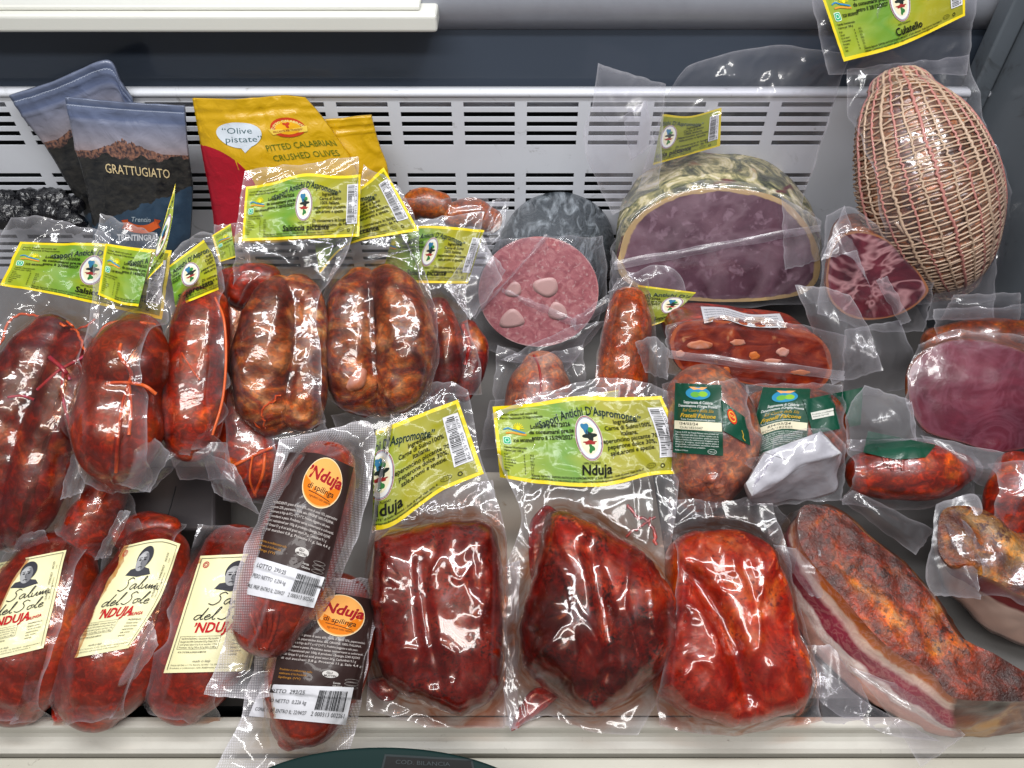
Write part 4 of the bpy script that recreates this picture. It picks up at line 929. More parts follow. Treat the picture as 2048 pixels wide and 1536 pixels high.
t = Thing('sausage_pack', 'red sausage tied with orange string, tucked under the other sausages by the dark nduja', 'sausage pack', 510, 1005, 0.085, 36)
t.tube([(470, 560, 34), (466, 640, 40), (462, 760, 46), (478, 850, 56), (505, 920, 60), (520, 968, 40)], M['salsiccia_red'])
t.string([(470, 930), (520, 905), (545, 895)], 0.0018, M['string_orange']); t.string([(530, 905), (525, 950), (505, 1000)], 0.0018, M['string_orange']); t.string([(505, 910), (500, 960), (515, 1000)], 0.0012, M['string_orange'])
t.bag(quad((450, 1000), (570, 1015), (500, 450), (430, 450), l=[(450, 800), (442, 600)], r=[(575, 900), (520, 700)]), FILM_OIL, 0.006, creases=10)
t.label(quad((440, 525), (472, 515), (462, 448), (424, 472)), SAP, LP_SALS, crop=(0.0, 0.2), over=False, floor=0.012)
t.flap((430, 985), (520, 1030), (470, 930), (400, 900), (0.05, 0.05, 0.06, 0.06), FILM_MILK, 0.01)

t = Thing('sausage_pack', 'thick and thin brown sausage links side by side, left of the paired sausages', 'sausage pack', 570, 878, 0.145, 35)
t.tube([(566, 580, 36), (546, 615, 50), (532, 680, 57), (526, 750, 57), (532, 812, 50), (548, 848, 32)], M['salsiccia_tan'], lump=0.12)
t.tube([(588, 578, 34), (614, 604, 34), (618, 660, 36), (614, 720, 38), (612, 780, 42), (602, 835, 36)], M['salsiccia_tan'], lump=0.12)
t.tube([(478, 590, 30), (500, 560, 34), (540, 560, 30)], M['salsiccia_red'])
t.string([(470, 850), (496, 840), (530, 860), (525, 820), (560, 790)], 0.0009, M['string_orange'], wob=6)
t.bag(quad((462, 862), (655, 845), (718, 316), (492, 345), l=[(462, 760), (450, 650), (468, 560), (476, 450)], r=[(645, 720), (636, 620), (690, 520), (716, 420)], b=[(520, 888), (590, 884)]), FILM_OIL, 0.006, creases=22)
t.flap((470, 905), (660, 895), (650, 840), (462, 855), (0.004, 0.004, 0.014, 0.014), FILM, 0.01, n=36, b=[(560, 925)])
t.label(quad((485, 483), (719, 474), (722, 346), (493, 371), b=[(560, 480)]), SAP, LP_SALS, wave=0.12, crease=0.0008)

t = Thing('sausage_pack', 'pair of equal curved brown sausages meeting at top and bottom, one white fat spot', 'sausage pack', 760, 832, 0.135, 35)
t.tube([(728, 562, 34), (708, 600, 48), (699, 660, 54), (701, 730, 54), (718, 785, 46), (740, 810, 28)], M['salsiccia_tan'], lump=0.11)
t.tube([(768, 560, 36), (792, 592, 48), (809, 650, 55), (811, 720, 55), (796, 780, 46), (768, 808, 28)], M['salsiccia_tan'], lump=0.11)
t.tube([(700, 772, 11), (714, 762, 16), (722, 744, 12)], M['fat'], 'fat_piece', lift=0.0375)
t.bag(quad((690, 822), (858, 806), (838, 455), (728, 330), l=[(640, 770), (632, 660), (655, 570), (700, 470)], r=[(882, 700), (866, 600), (842, 520)], b=[(770, 838)], t=[(800, 380)]), FILM_OIL, 0.006, creases=22)
t.flap((690, 900), (895, 880), (880, 790), (660, 830), (0.0, 0.0, 0.012, 0.012), FILM, 0.008, n=40, b=[(780, 935)])
t.label(quad((640, 548), (838, 462), (768, 336), (622, 440), b=[(700, 490)], t=[(722, 375)]), SAP, LP_SALS, crop=(0.2, 1.0), crease=0.001)

t = Thing('sausage_pack', 'narrow dark red sausages beside the pink-faced salami log, label partly behind milky film', 'sausage pack', 915, 770, 0.10, 36)
t.tube([(872, 615, 26), (892, 680, 34), (888, 750, 32), (872, 800, 24)], M['salsiccia_maroon']); t.tube([(935, 655, 20), (950, 700, 26), (942, 750, 24), (925, 790, 18)], M['salsiccia_maroon'])
t.string([(925, 650), (938, 690), (930, 730)], 0.003, M['red_oil'])
t.bag(quad((850, 800), (965, 790), (970, 425), (790, 450), l=[(850, 650), (835, 540)], r=[(955, 700), (930, 600)]), FILM_OIL, 0.006, creases=14)
t.label(quad((760, 565), (936, 568), (969, 461), (790, 455), t=[(870, 452)]), SAP, LP_SALS, crop=(0.1, 0.98), crease=0.001)
t.flap((890, 570), (940, 640), (1005, 560), (965, 470), (0.03, 0.03, 0.02, 0.02), FILM_DULL, 0.01)

# ------------------------------------------------------------------ middle rows, right
t = Thing('salami_pack', 'rounded brown-pink salami end with red cord below the pink cut face', 'salami pack', 1080, 800, 0.06, 42)
t.tube([(1085, 735, 42), (1080, 775, 62), (1075, 830, 66)], M['salame_pink'], 'salami', lump=0.03)
t.flap((960, 900), (1200, 880), (1190, 790), (980, 800), (0.0, 0.0, 0.02, 0.02), FILM, 0.01, n=40)
t.flap((1000, 720), (1130, 745), (1215, 640), (1150, 650), (-0.01, -0.01, 0.0, 0.0), FILM_DULL, 0.01)
t.string([(1065, 705), (1078, 735), (1082, 775), (1078, 800)], 0.0014, M['string_red'])
t.bag(quad((985, 840), (1180, 840), (1165, 690), (995, 690), t=[(1060, 712), (1120, 700)]), FILM, 0.004, creases=16)

t = Thing('salami_pack', 'short knobbly tan salami standing beside the sliced slab, olive label behind', 'salami pack', 1250, 790, 0.085, 46)
t.label(quad((1290, 655), (1335, 640), (1392, 585), (1275, 570), b=[(1310, 650)]), SAP_OLIVE, LP_SOPP, crop=(0.3, 0.6), over=False, floor=0.006)
t.tube([(1258, 600, 34), (1256, 640, 46), (1250, 700, 48), (1242, 760, 50), (1238, 800, 44)], M['salame_tan'], 'salami', lump=0.05, lf=70)
t.flap((1290, 800), (1350, 790), (1345, 700), (1300, 690), (-0.01, -0.01, 0.0, 0.0), FILM, 0.008)
t.bag(quad((1175, 830), (1310, 830), (1295, 560), (1235, 555), l=[(1195, 700), (1215, 600)], r=[(1312, 700)]), FILM_OIL, 0.004, creases=14)
t.flap((1215, 585), (1262, 575), (1268, 545), (1252, 548), (0.04, 0.04, 0.03, 0.03), FILM_DULL, 0.006)

FM_SPI = face_mat('spianata_cut', [(0.28, '#3c0a08'), (0.45, '#6a1c12'), (0.56, '#883420'), (0.68, '#a85630'), (0.82, '#c89070')], 34, '#9c5030', 0.94, streak=(0.8, 1.5, 1), specks=('#c8986c', 0.64, 60))
t = Thing('salami_slab', 'flat pressed salami slab with red marbled cut face and white paper strip on top', 'salami', 1500, 772, 0.125, 58)
SL = [(1340, 700), (1342, 665), (1370, 643), (1440, 640), (1530, 650), (1610, 660), (1650, 685), (1666, 720), (1662, 755), (1630, 780), (1540, 776), (1440, 758), (1365, 742)]
t.cutmeat(SL, 0.085, FM_SPI, M['spice'] if False else M['salsiccia_red'], taper=0.94, dome=0.5, lump=0.02, slant=(0, 0.012))
for (x, y, rx, ry, m) in ((1400, 690, 26, 9, 'fat'), (1475, 685, 16, 6, 'fat'), (1565, 704, 13, 9, 'fat'), (1508, 712, 11, 8, 'fat_orange'), (1452, 742, 9, 9, 'fat_orange'), (1545, 722, 18, 5, 'fat'), (1600, 745, 20, 5, 'fat_orange'), (1360, 708, 9, 8, 'fat')):
    q = t.loc(np.array([p[0] for p in ellpx(x, y, rx, ry, 16)]), np.array([p[1] for p in ellpx(x, y, rx, ry, 16)]), 0.0)[:, :2]; q = q * 1.0 + 0.0012 * np.stack([pn2(q[:, 0] * 300, q[:, 1] * 300, 3), pn2(q[:, 0] * 300, q[:, 1] * 300, 5)], 1); cq = q.mean(0)
    t.add('fat_piece', np.vstack([np.c_[cq + (q - cq) * k, np.full(16, 0.0006 + 0.0003 * (1 - k))] for k in (0.02, 0.6, 1.0)] + [np.c_[q, np.full(16, -0.001)]]), grid_faces(4, 16, wrap=True), M[m])
PS = Print(100, 22)
for k in range(5): PS.text('ingredienti carne di suino peperoncino sale aromi naturali conservare', 4, 17 - k * 3.6, 2.6, '#4a4a58', 0.0, width=90)
# paper strip on top of the slab, following the body behind the cut face
tp = Thing('tmp', 'x', 'x', 1480, 640, 0.20, 20); bpy.data.objects.remove(tp.e)
V2 = []; nu, nv = 30, 10
Pp = coons(quad((1408, 648), (1576, 656), (1560, 626), (1400, 612), b=[(1450, 640), (1500, 654)], t=[(1450, 615), (1500, 628)]), nu, nv)
tr = t.tree(); o_ = (CAMP - t.P) @ t.R
for row in Pp.reshape(-1, 2):
    d = ray(row[0], row[1]) @ t.R; hit = tr.ray_cast(Vector(o_), Vector(d).normalized())[0]
    V2.append(np.array(hit) if hit is not None else np.array([np.nan] * 3))
V2 = np.array(V2)
if np.isnan(V2).any(): V2[np.isnan(V2).any(1)] = np.nanmean(V2, 0)
V2 = V2.reshape(nv, nu, 3); V2 = np.stack([blur(V2[..., k], 1) for k in range(3)], 2) - (ray(1490, 640) @ t.R) / np.linalg.norm(ray(1490, 640)) * 0.0035
lab = t.add('paper_strip', V2.reshape(-1, 3), grid_faces(nv, nu), WHITELAB, uv=np.stack(np.meshgrid(np.linspace(0, 1, nu), np.linspace(0, 1, nv)), 2).reshape(-1, 2))
for (nm, colr, z), (vs, fs) in PS.layers.items():
    v2 = np.array(vs) / [100, 22]; gx = np.clip(v2[:, 0], 0, 1) * (nu - 1); gy = np.clip(v2[:, 1], 0, 1) * (nv - 1); i0 = np.clip(gx.astype(int), 0, nu - 2); j0 = np.clip(gy.astype(int), 0, nv - 2); fx = (gx - i0)[:, None]; fy = (gy - j0)[:, None]
    V = (V2[j0, i0] * (1 - fx) + V2[j0, i0 + 1] * fx) * (1 - fy) + (V2[j0 + 1, i0] * (1 - fx) + V2[j0 + 1, i0 + 1] * fx) * fy - (ray(1490, 640) @ t.R) * 0.0006
    mesh_obj('lettering', V, fs, ink('#4a4a58'), lab, smooth=False)
t.bag(quad((1330, 745), (1680, 790), (1690, 670), (1330, 650), b=[(1440, 768), (1560, 792)], t=[(1440, 630), (1600, 648)]), FILM_OIL, -0.008, creases=8)
t.flap((1338, 716), (1342, 700), (1690, 742), (1690, 762), (0.006, 0.006, 0.007, 0.007), FILM_MILK, 0.002, name='bag_fold')
t.flap((1290, 745), (1335, 760), (1340, 700), (1270, 685), (0.0, 0.01, 0.01, 0.0), FILM_MILK, 0.012, t=[(1305, 672)])
t.flap((1680, 800), (1850, 770), (1800, 640), (1690, 660), (-0.04, -0.05, -0.06, -0.04), FILM_DULL, 0.02, n=36)
t.flap((1665, 770), (1765, 740), (1700, 590), (1590, 570), (0.0, 0.0, -0.02, -0.02), FILM_MILK, 0.03, r=[(1740, 660)], t=[(1650, 575)], n=40)

# green-labelled salami and packs
PG = Print(100, 100)
PG.ell(50, 86, 26, 9, '#2c7ca0', name='emblem'); PG.ell(44, 84, 10, 4, '#5c9a3c', z=2); PG.ell(60, 85, 10, 4, '#7caa34', z=2); PG.poly([(30, 95), (70, 95), (60, 91), (40, 91)], '#d89a60', z=2); PG.rect(4, 82, 22, 84, '#c8c8c8', n=3); PG.rect(78, 82, 96, 84, '#b04040', n=3)
PG.text('Soppressata di Calabria', 50, 71, 5.6, '#c8ccc8', 0.012, align='c', width=60); PG.text('Denominazione d’Origine Protetta', 50, 66, 5.2, '#c8ccc8', 0.012, align='c', width=80)
PG.text('Sul Cuore della Sila', 50, 59.5, 6.5, '#a8882c', 0.0, shear=0.35, align='c', width=64); PG.text('Fratelli Falcone', 50, 51.5, 8.0, '#b8962c', 0.02, shear=0.3, align='c', width=72); PG.text('Torre Contea Naturalmente genuino', 50, 47.5, 3.6, '#c8ccc8', 0.0, align='c', width=70)
PG.rect(2, 34, 98, 46, '#cfc8ae', z=1, n=8); 
for k, tx in enumerate(['I salumi D.O.P. dei Fratelli Falcone sono prodotti nel', 'Parco Nazionale della Sila a diretto contatto con la', 'natura. Ecco perché possiedono quelle particolari', 'caratteristiche che definiscono il legame con il', 'territorio di origine, salumi dal sapore unico e', 'irripetibile, consolidate tecniche manuali', 'tradizionali nel loro processo produttivo.']): PG.text(tx, 5, 29 - k * 3.4, 3.2, '#c4ccc6', 0.006, width=86 if k < 6 else 60)
PG.text('Prodotto da F.lli Falcone', 5, 3.5, 2.6, '#c4ccc6'); PG.ring(78, 5, 9, 3.6, 0.5, '#c4ccc6'); PG.text('IT 1871 L CE', 70.5, 4, 2.6, '#c4ccc6')
import copy
PG1 = copy.deepcopy(PG); PG1.text('834/03/24', 10, 40.6, 5.2, '#12181a', 0.01, width=40, z=2); PG1.text('SO/A/1825047', 10, 35.2, 5.0, '#12181a', 0.0, width=50, z=2)
PG2 = copy.deepcopy(PG); PG2.text('834/03/24', 30, 40.6, 5.2, '#12181a', 0.01, width=40, z=2); PG2.text('SO/A/1825052', 22, 35.2, 5.0, '#12181a', 0.0, width=58, z=2)
PG3 = Print(100, 60); PG3.rect(6, 24, 60, 36, '#c4c4bc', n=5); PG3.text('Prodotto e confezionato da', 8, 31, 3.6, '#203028', 0.0, width=48, z=2); PG3.text('Azienda Agricola', 8, 27, 3.6, '#203028', 0.0, width=30, z=2)
t = Thing('salami_pack', 'pink-brown salami with dark green banded label and red-yellow seal, right of nduja labels', 'salami pack', 1410, 1015, 0.07, 36)
t.tube([(1400, 782, 66), (1420, 830, 84), (1428, 890, 86), (1412, 950, 74), (1395, 990, 46)], M['salame_pink'], 'salami', lump=0.04)
t.tube([(1428, 955, 22), (1436, 980, 14)], M['salame_pink'], 'casing_knot', lift=0.055, lump=0.25, lf=140)
t.bag(quad((1335, 1025), (1500, 1010), (1470, 762), (1320, 770), r=[(1512, 900)], l=[(1315, 900)]), FILM, 0.004, creases=16)
t.label(quad((1345, 905), (1446, 912), (1442, 770), (1350, 766)), GREENLAB, PG1, soft=2)
PSL = Print(40, 30); PSL.ell(15, 20, 7, 7, '#b83418', f=lambda a: 1 + .06 * np.sin(14 * a)); PSL.ell(15, 20, 5.2, 5.2, '#c8a43c', z=2); PSL.ell(15, 20, 4.2, 4.2, '#b02c18', z=3); PSL.text('DOP', 11.8, 19, 3.6, '#d0b050', 0.02, z=4); PSL.line([(28, 12), (30, 8), (29, 4), (32, 2)], 1.2, '#a8882c')
t.label(quad((1446, 862), (1500, 892), (1494, 838), (1442, 800)), GREENLAB, PSL, soft=2, name='side_label')
t.flap((1340, 1075), (1590, 1100), (1530, 985), (1350, 1000), (0.0, 0.02, 0.03, 0.03), FILM, 0.022, n=50, b=[(1420, 1085), (1500, 1080)], t=[(1440, 1010)], r=[(1575, 1040)])

t = Thing('salami_pack', 'dark pack with green label and cream band beneath the pressed salami slab', 'salami pack', 1570, 940, 0.085, 34)
t.blob([(1490, 950), (1485, 850), (1500, 790), (1580, 775), (1660, 790), (1690, 850), (1680, 930), (1600, 960)], 0.05, M['capocollo'], 'salami')
t.bag(quad((1480, 965), (1690, 950), (1680, 770), (1490, 770)), FILM, 0.004)
t.label(quad((1485, 935), (1612, 905), (1620, 778), (1525, 775), b=[(1550, 900)]), GREENLAB, PG2)
t.label(quad((1625, 868), (1720, 850), (1725, 775), (1605, 800)), GREENLAB, PG3, name='side_label')

t = Thing('paper_packet', 'white paper-wrapped packet with folded top between green labels and dark red sausage', 'packet', 1580, 1010, 0.115, 40)
m_pap = plain('white_packet_paper', '#b4b4b8', 0.45, coat=0.2, bump=0.5, bscale=55, var=0.15, vscale=12)
tri_ = [(1492, 966), (1498, 958), (1528, 908), (1536, 902), (1630, 868), (1640, 866), (1676, 900), (1681, 907), (1650, 920), (1600, 936), (1556, 968), (1510, 990), (1502, 988)]
low_ = [(1490, 972), (1496, 962), (1528, 912), (1536, 905), (1632, 872), (1644, 870), (1680, 904), (1684, 912), (1676, 950), (1668, 984), (1600, 1000), (1530, 1006), (1502, 1000)]
t.loft([(tri_, 0.042), (low_, 0.0)], (m_pap, m_pap), 'folded_top', 'packet_body', lump=0.0022, lf=60, top_dome=0.005)
t.bag(quad((1488, 1012), (1680, 1000), (1690, 890), (1480, 920), t=[(1560, 870), (1645, 855)]), FILM, 0.003, creases=12)

t = Thing('sausage_pack', 'short fat dark red sausage lying crosswise below the round beef face', 'sausage pack', 1815, 1005, 0.10, 34)
t.tube([(1725, 950, 42), (1770, 945, 54), (1830, 942, 58), (1885, 942, 48), (1920, 938, 32)], M['salsiccia_red'], lump=0.05)
for k in range(6): t.string([(1760 + k * 9, 895), (1765 + k * 8, 912), (1770 + k * 7, 930 + (k % 3) * 6)], 0.0016, M['salsiccia_red'], name='casing_pleat')
t.bag(quad((1680, 1010), (1950, 1000), (1940, 880), (1690, 880), b=[(1820, 1018)]), FILM, 0.004, creases=16)
t.label(quad((1725, 905), (1850, 915), (1870, 890), (1735, 862), b=[(1790, 918)]), GREENLAB, None)
t.flap((1680, 1000), (1830, 1110), (1870, 1060), (1705, 980), (0.02, 0.02, 0.02, 0.03), FILM, 0.012)

FM_BRE = face_mat('beef_cut', [(0.34, '#4a1422'), (0.5, '#621e2e'), (0.66, '#782c3c')], 12, '#6a3438', 0.965, veins=('#9c6474', 12, 0.18), vs=22)
t = Thing('cured_beef', 'round purplish-red cured beef with smooth glossy cut face at the right edge', 'cured beef', 1950, 915, 0.145, 44)
t.cutmeat([(1815, 790), (1818, 740), (1845, 705), (1890, 682), (1950, 678), (2020, 692), (2080, 720), (2110, 770), (2105, 840), (2070, 890), (1990, 906), (1930, 888), (1860, 868), (1830, 838)], 0.09, FM_BRE, M['capocollo'], taper=0.85, slant=(0.07, 0.02), bulge=0.008, lump=0.02)
t.bag(quad((1830, 890), (2120, 930), (2120, 690), (1830, 690), b=[(1960, 935)], l=[(1805, 790)], t=[(1900, 662), (2020, 668)]), FILM, -0.006, creases=12)
t.flap((1890, 920), (2060, 985), (2060, 915), (1840, 870), (0.0, 0.01, 0.01, 0.004), FILM_MILK, 0.014, b=[(1960, 970)], n=36)
t.flap((1700, 900), (1840, 920), (1822, 800), (1730, 770), (-0.02, 0.0, 0.0, -0.03), FILM_MILK, 0.02, n=36, l=[(1690, 830)])
t = Thing('cured_pork_pack', 'brown-skinned cured pork piece showing behind the round beef face', 'cured pork', 1960, 690, 0.15, 40)
t.tube([(1870, 690, 34), (1940, 680, 42), (2030, 682, 44), (2090, 690, 40)], M['capocollo'], 'pork_piece')
t.bag(quad((1850, 720), (2100, 720), (2100, 610), (1860, 620)), FILM, 0.004, creases=14, ripple=0.008)
t.flap((1880, 640), (2040, 640), (2040, 585), (1905, 590), (0.03, 0.03, 0.05, 0.05), FILM_DULL, 0.02)
t = Thing('sausage_pack', 'dark red sausage pack cut off by the right edge above the second pork slab', 'sausage pack', 2020, 1050, 0.10, 32)
t.tube([(2010, 1060, 40), (2025, 1000, 52), (2050, 950, 56)], M['salsiccia_red'])
t.bag(quad((1950, 1090), (2100, 1090), (2100, 920), (1960, 930)), FILM, 0.004)
# ------------------------------------------------------------------ front row, right: pork slabs
def layer_mat():
    k = NT('pork_belly_side'); uv = k.n('UVMap', uv_map='UVMap').outputs[0]; sp = k.n('SeparateXYZ', {0: uv})
    y = k.math('ADD', sp.outputs[1], k.math('MULTIPLY', k.math('SUBTRACT', k.noise(k.obj(), 22, 4, 0.8), 0.5), 0.26))
    c = k.ramp(y, [(0.0, '#c89a88'), (0.26, '#dca898'), (0.30, '#e4d0c8'), (0.44, '#e8d6ce'), (0.48, '#8a2c3e'), (0.68, '#943648'), (0.74, '#d8b8ac'), (0.82, '#d8b8a4'), (0.86, '#b0602a'), (1.0, '#8c4420')])
    v = k.noise(k.obj(), 60, 3, 2.0); r = k.math('SUBTRACT', 1.0, k.math('MULTIPLY', k.math('ABSOLUTE', k.math('SUBTRACT', v, 0.5)), 14), True)
    c = k.mix(k.math('MULTIPLY', r, 0.4), c, lin('#c08c84'))
    cr = k.ramp(k.noise(k.obj(), 18, 5, 0.8), [(0.36, '#2c0e08'), (0.46, '#5c240e'), (0.55, '#82481e'), (0.66, '#b08048')])
    c = k.mix(k.step(k.math('ADD', sp.outputs[0], k.math('MULTIPLY', k.noise(k.obj(), 30, 3), 0.03)), 0.655, 0.645), c, cr)
    nb = k.bump(k.noise(k.obj(), 60, 3, 0.8), 0.2, 0.003)
    return k.done(k.principled(c, 0.38, nb, 0.4, 0.12, sss=0.1))
LAY = layer_mat()
t = Thing('pork_slab', 'long spice-crusted pork belly slab with pink and white layered side, front right', 'cured pork', 1760, 1440, 0.012, 14)
top = [(1600, 1018), (1640, 1010), (1690, 1030), (1740, 1075), (1810, 1130), (1870, 1200), (1915, 1270), (1970, 1320), (2060, 1350), (2110, 1380), (2080, 1400), (1990, 1402), (1905, 1394), (1866, 1350), (1800, 1312), (1745, 1264), (1690, 1200), (1636, 1140), (1598, 1080)]
mid_ = [(1572, 1060), (1640, 1010), (1695, 1030), (1745, 1075), (1815, 1130), (1875, 1200), (1920, 1270), (1975, 1320), (2062, 1350), (2115, 1390), (2085, 1430), (1990, 1450), (1905, 1456), (1850, 1428), (1770, 1376), (1700, 1316), (1640, 1246), (1592, 1180), (1564, 1110)]
bot = [(1556, 1090), (1640, 1015), (1700, 1035), (1750, 1080), (1820, 1135), (1880, 1205), (1925, 1275), (1980, 1325), (2065, 1355), (2115, 1400), (2090, 1450), (1990, 1470), (1895, 1474), (1825, 1452), (1735, 1400), (1660, 1340), (1602, 1268), (1562, 1196), (1545, 1130)]
t.loft([(top, 0.078), (mid_, 0.035), (bot, 0.002)], (M['spice'], LAY), 'spiced_crust', 'layered_side', lump=0.0025, lf=60, top_dome=0.003)
t.bag(quad((1560, 1330), (1880, 1484), (1560, 1050), (1535, 1060), b=[(1650, 1410), (1760, 1465)], l=[(1530, 1200)], r=[(1745, 1412), (1650, 1345), (1588, 1250), (1556, 1150)]), FILM_OIL, 0.004, creases=6, ripple=0.002)
t.flap((1640, 1430), (1740, 1410), (1690, 1290), (1610, 1290), (0.005, 0.006, 0.03, 0.02), FILM_MILK, 0.01, b=[(1660, 1455), (1720, 1440)])
t.flap((1840, 1535), (1930, 1470), (1860, 1400), (1700, 1330), (0.03, 0.03, 0.04, 0.05), FILM_DULL, 0.02, n=36, l=[(1800, 1460)])
t.flap((1620, 1190), (1660, 1200), (1640, 1100), (1545, 1090), (0.06, 0.06, 0.08, 0.06), FILM_MILK, 0.01, n=30)
t = Thing('pork_slab', 'second tan spiced pork slab with thick white fat, cut off by right edge', 'cured pork', 1990, 1300, 0.025, 16)
top = [(1885, 1022), (1940, 1012), (1990, 1030), (2040, 1060), (2120, 1100), (2160, 1200), (2100, 1205), (2040, 1190), (1985, 1160), (1930, 1140), (1895, 1128), (1876, 1090)]
bot = [(1880, 1040), (1940, 1016), (1995, 1036), (2045, 1066), (2125, 1106), (2165, 1260), (2110, 1300), (2040, 1290), (1975, 1262), (1925, 1215), (1890, 1170), (1872, 1110)]
FATM = NT('white_fat_side'); _uv = FATM.n('UVMap', uv_map='UVMap').outputs[0]; _y = FATM.math('ADD', FATM.n('SeparateXYZ', {0: _uv}).outputs[1], FATM.math('MULTIPLY', FATM.math('SUBTRACT', FATM.noise(FATM.obj(), 20, 3), 0.5), 0.2))
FATM = FATM.done(FATM.principled(FATM.ramp(_y, [(0.0, '#b8988a'), (0.55, '#c8b0a4'), (0.66, '#c8b0a4'), (0.70, '#6c2a30'), (0.9, '#74302c'), (1.0, '#9c6a40')]), 0.4, None, 0.4, 0.12))
t.loft([(top, 0.075), (bot, 0.002)], (M['spice_tan'], FATM), 'spiced_crust', 'fat_side', lump=0.003, lf=45)
t.bag(quad((1890, 1200), (2160, 1320), (2160, 1050), (1870, 1015), t=[(1960, 990)], l=[(1868, 1110)]), FILM, 0.004, creases=10)
t.flap((1862, 1190), (1960, 1200), (1955, 1160), (1870, 1010), (0.05, 0.07, 0.08, 0.07), FILM_MILK, 0.012, n=30, l=[(1850, 1150), (1862, 1080)], t=[(1900, 1000), (1960, 1000)])

# ------------------------------------------------------------------ front row, middle: three nduja balls
t = Thing('nduja_pack', 'boxy dark red nduja on the left of three, green label tilted steeply', 'nduja pack', 870, 1420, 0.012, 24)
t.blob([(755, 1110), (765, 1082), (830, 1062), (920, 1048), (980, 1052), (1000, 1100), (1008, 1180), (1006, 1270), (1000, 1370), (960, 1415), (920, 1428), (860, 1405), (790, 1378), (765, 1330), (752, 1220)], 0.085, M['nduja'], 'nduja', p=3.6, folds=0.007, lump=0.03, lf=22,
       grooves=[([(838, 1130), (850, 1230), (868, 1330), (874, 1360)], 0.006, 0.008), ([(945, 1110), (950, 1170)], 0.004, 0.004)])
t.blob([(735, 1365), (770, 1352), (800, 1372), (790, 1398), (765, 1400)], 0.012, M['red_oil'], 'oil_pocket', lump=0.2)
t.bag(quad((735, 1420), (1010, 1455), (935, 780), (790, 800), l=[(735, 1300), (730, 1150), (745, 1040), (770, 900)], r=[(1012, 1300), (1015, 1150), (1010, 1050), (965, 930)], b=[(870, 1452)], t=[(880, 765)]), FILM_RED, 0.020, creases=22)
t.flap((745, 1065), (1000, 1052), (985, 960), (760, 1010), (0.012, 0.012, 0.02, 0.012), FILM_OIL, 0.012, n=44, name='bag_neck')
t.label(quad((745, 1062), (968, 948), (916, 800), (752, 862), l=[(748, 950)], b=[(790, 1050), (880, 985)], t=[(840, 828)]), SAP, LP_NDUJA, crop=(0.48, 1.0), crease=0.001)
t = Thing('nduja_pack', 'large dark nduja ball in the centre under the fully readable Nduja label', 'nduja pack', 1190, 1465, 0.012, 24)
t.blob([(1060, 1180), (1075, 1110), (1085, 1050), (1110, 1030), (1160, 1040), (1220, 1070), (1290, 1120), (1335, 1190), (1345, 1270), (1320, 1340), (1260, 1390), (1200, 1425), (1150, 1420), (1090, 1380), (1050, 1330), (1042, 1250)], 0.105, M['nduja_black'], 'nduja', p=2.4, folds=0.008, lump=0.04, lf=20,
       grooves=[([(1180, 1090), (1200, 1180), (1215, 1270), (1220, 1340), (1200, 1400)], 0.007, 0.010), ([(1170, 1290), (1200, 1340), (1220, 1350)], 0.005, 0.006)], bulges=[(1110, 1300, 0.02, 0.006), (1280, 1200, 0.03, 0.006)])
t.blob([(1022, 1456), (1040, 1410), (1072, 1375), (1120, 1385), (1100, 1410), (1060, 1440), (1030, 1460)], 0.012, M['red_oil'], 'oil_pocket', lump=0.2)
t.blob([(1055, 1060), (1078, 1020), (1100, 1012), (1120, 1035), (1090, 1090), (1062, 1160)], 0.016, M['red_oil'], 'oil_pocket', lump=0.2)
t.string([(1255, 1010), (1275, 1035), (1300, 1045), (1312, 1090)], 0.0018, M['red_oil'], 'oil_fold', wob=5); t.string([(1310, 1035), (1280, 1052), (1250, 1075)], 0.0014, M['red_oil'], 'oil_fold', wob=5)
t.bag(quad((1020, 1460), (1275, 1470), (1345, 790), (985, 830), l=[(1000, 1300), (1005, 1150), (1040, 1040), (1000, 930)], r=[(1350, 1330), (1365, 1200), (1345, 1080), (1358, 950)], b=[(1100, 1432), (1180, 1462)], t=[(1080, 790), (1200, 760), (1270, 765)]), FILM_RED, 0.020, creases=26)
t.label(quad((1000, 955), (1358, 948), (1322, 790), (985, 812), b=[(1080, 968), (1200, 974), (1300, 952)], r=[(1358, 880)]), SAP, LP_NDUJA, wave=0.06, crease=0.0012)
t.flap((1010, 1450), (1035, 1460), (1040, 1120), (1012, 1130), (0.008, 0.01, 0.03, 0.02), FILM_MILK, 0.004, name='bag_seam', n=34)
t = Thing('nduja_pack', 'bright red-orange nduja on the right of three, two lobes with long groove', 'nduja pack', 1460, 1455, 0.012, 24)
t.blob([(1334, 1105), (1360, 1072), (1420, 1062), (1480, 1068), (1530, 1100), (1560, 1170), (1585, 1260), (1608, 1340), (1600, 1400), (1550, 1430), (1460, 1448), (1390, 1432), (1334, 1402), (1304, 1340), (1320, 1240), (1330, 1170)], 0.085, M['nduja_red'], 'nduja', p=3.0, folds=0.007, lump=0.03, lf=20,
       grooves=[([(1395, 1150), (1440, 1220), (1475, 1300), (1505, 1390)], 0.008, 0.018), ([(1490, 1130), (1525, 1220)], 0.004, 0.003), ([(1390, 1095), (1400, 1150), (1470, 1160)], 0.005, 0.004)])
t.blob([(1588, 1372), (1602, 1352), (1612, 1375), (1602, 1420), (1590, 1430)], 0.02, M['red_oil'], 'oil_pocket', lump=0.2)
t.bag(quad((1318, 1450), (1640, 1440), (1540, 1000), (1335, 1000), l=[(1308, 1340), (1340, 1180)], r=[(1625, 1320), (1590, 1180)], b=[(1440, 1470)]), FILM_RED, 0.020, creases=18)
t.label(quad((1058, 850), (1230, 828), (1238, 780), (1050, 812)), SAP, LP_NDUJA, crop=(0.3, 0.9), over=False, floor=-0.014)
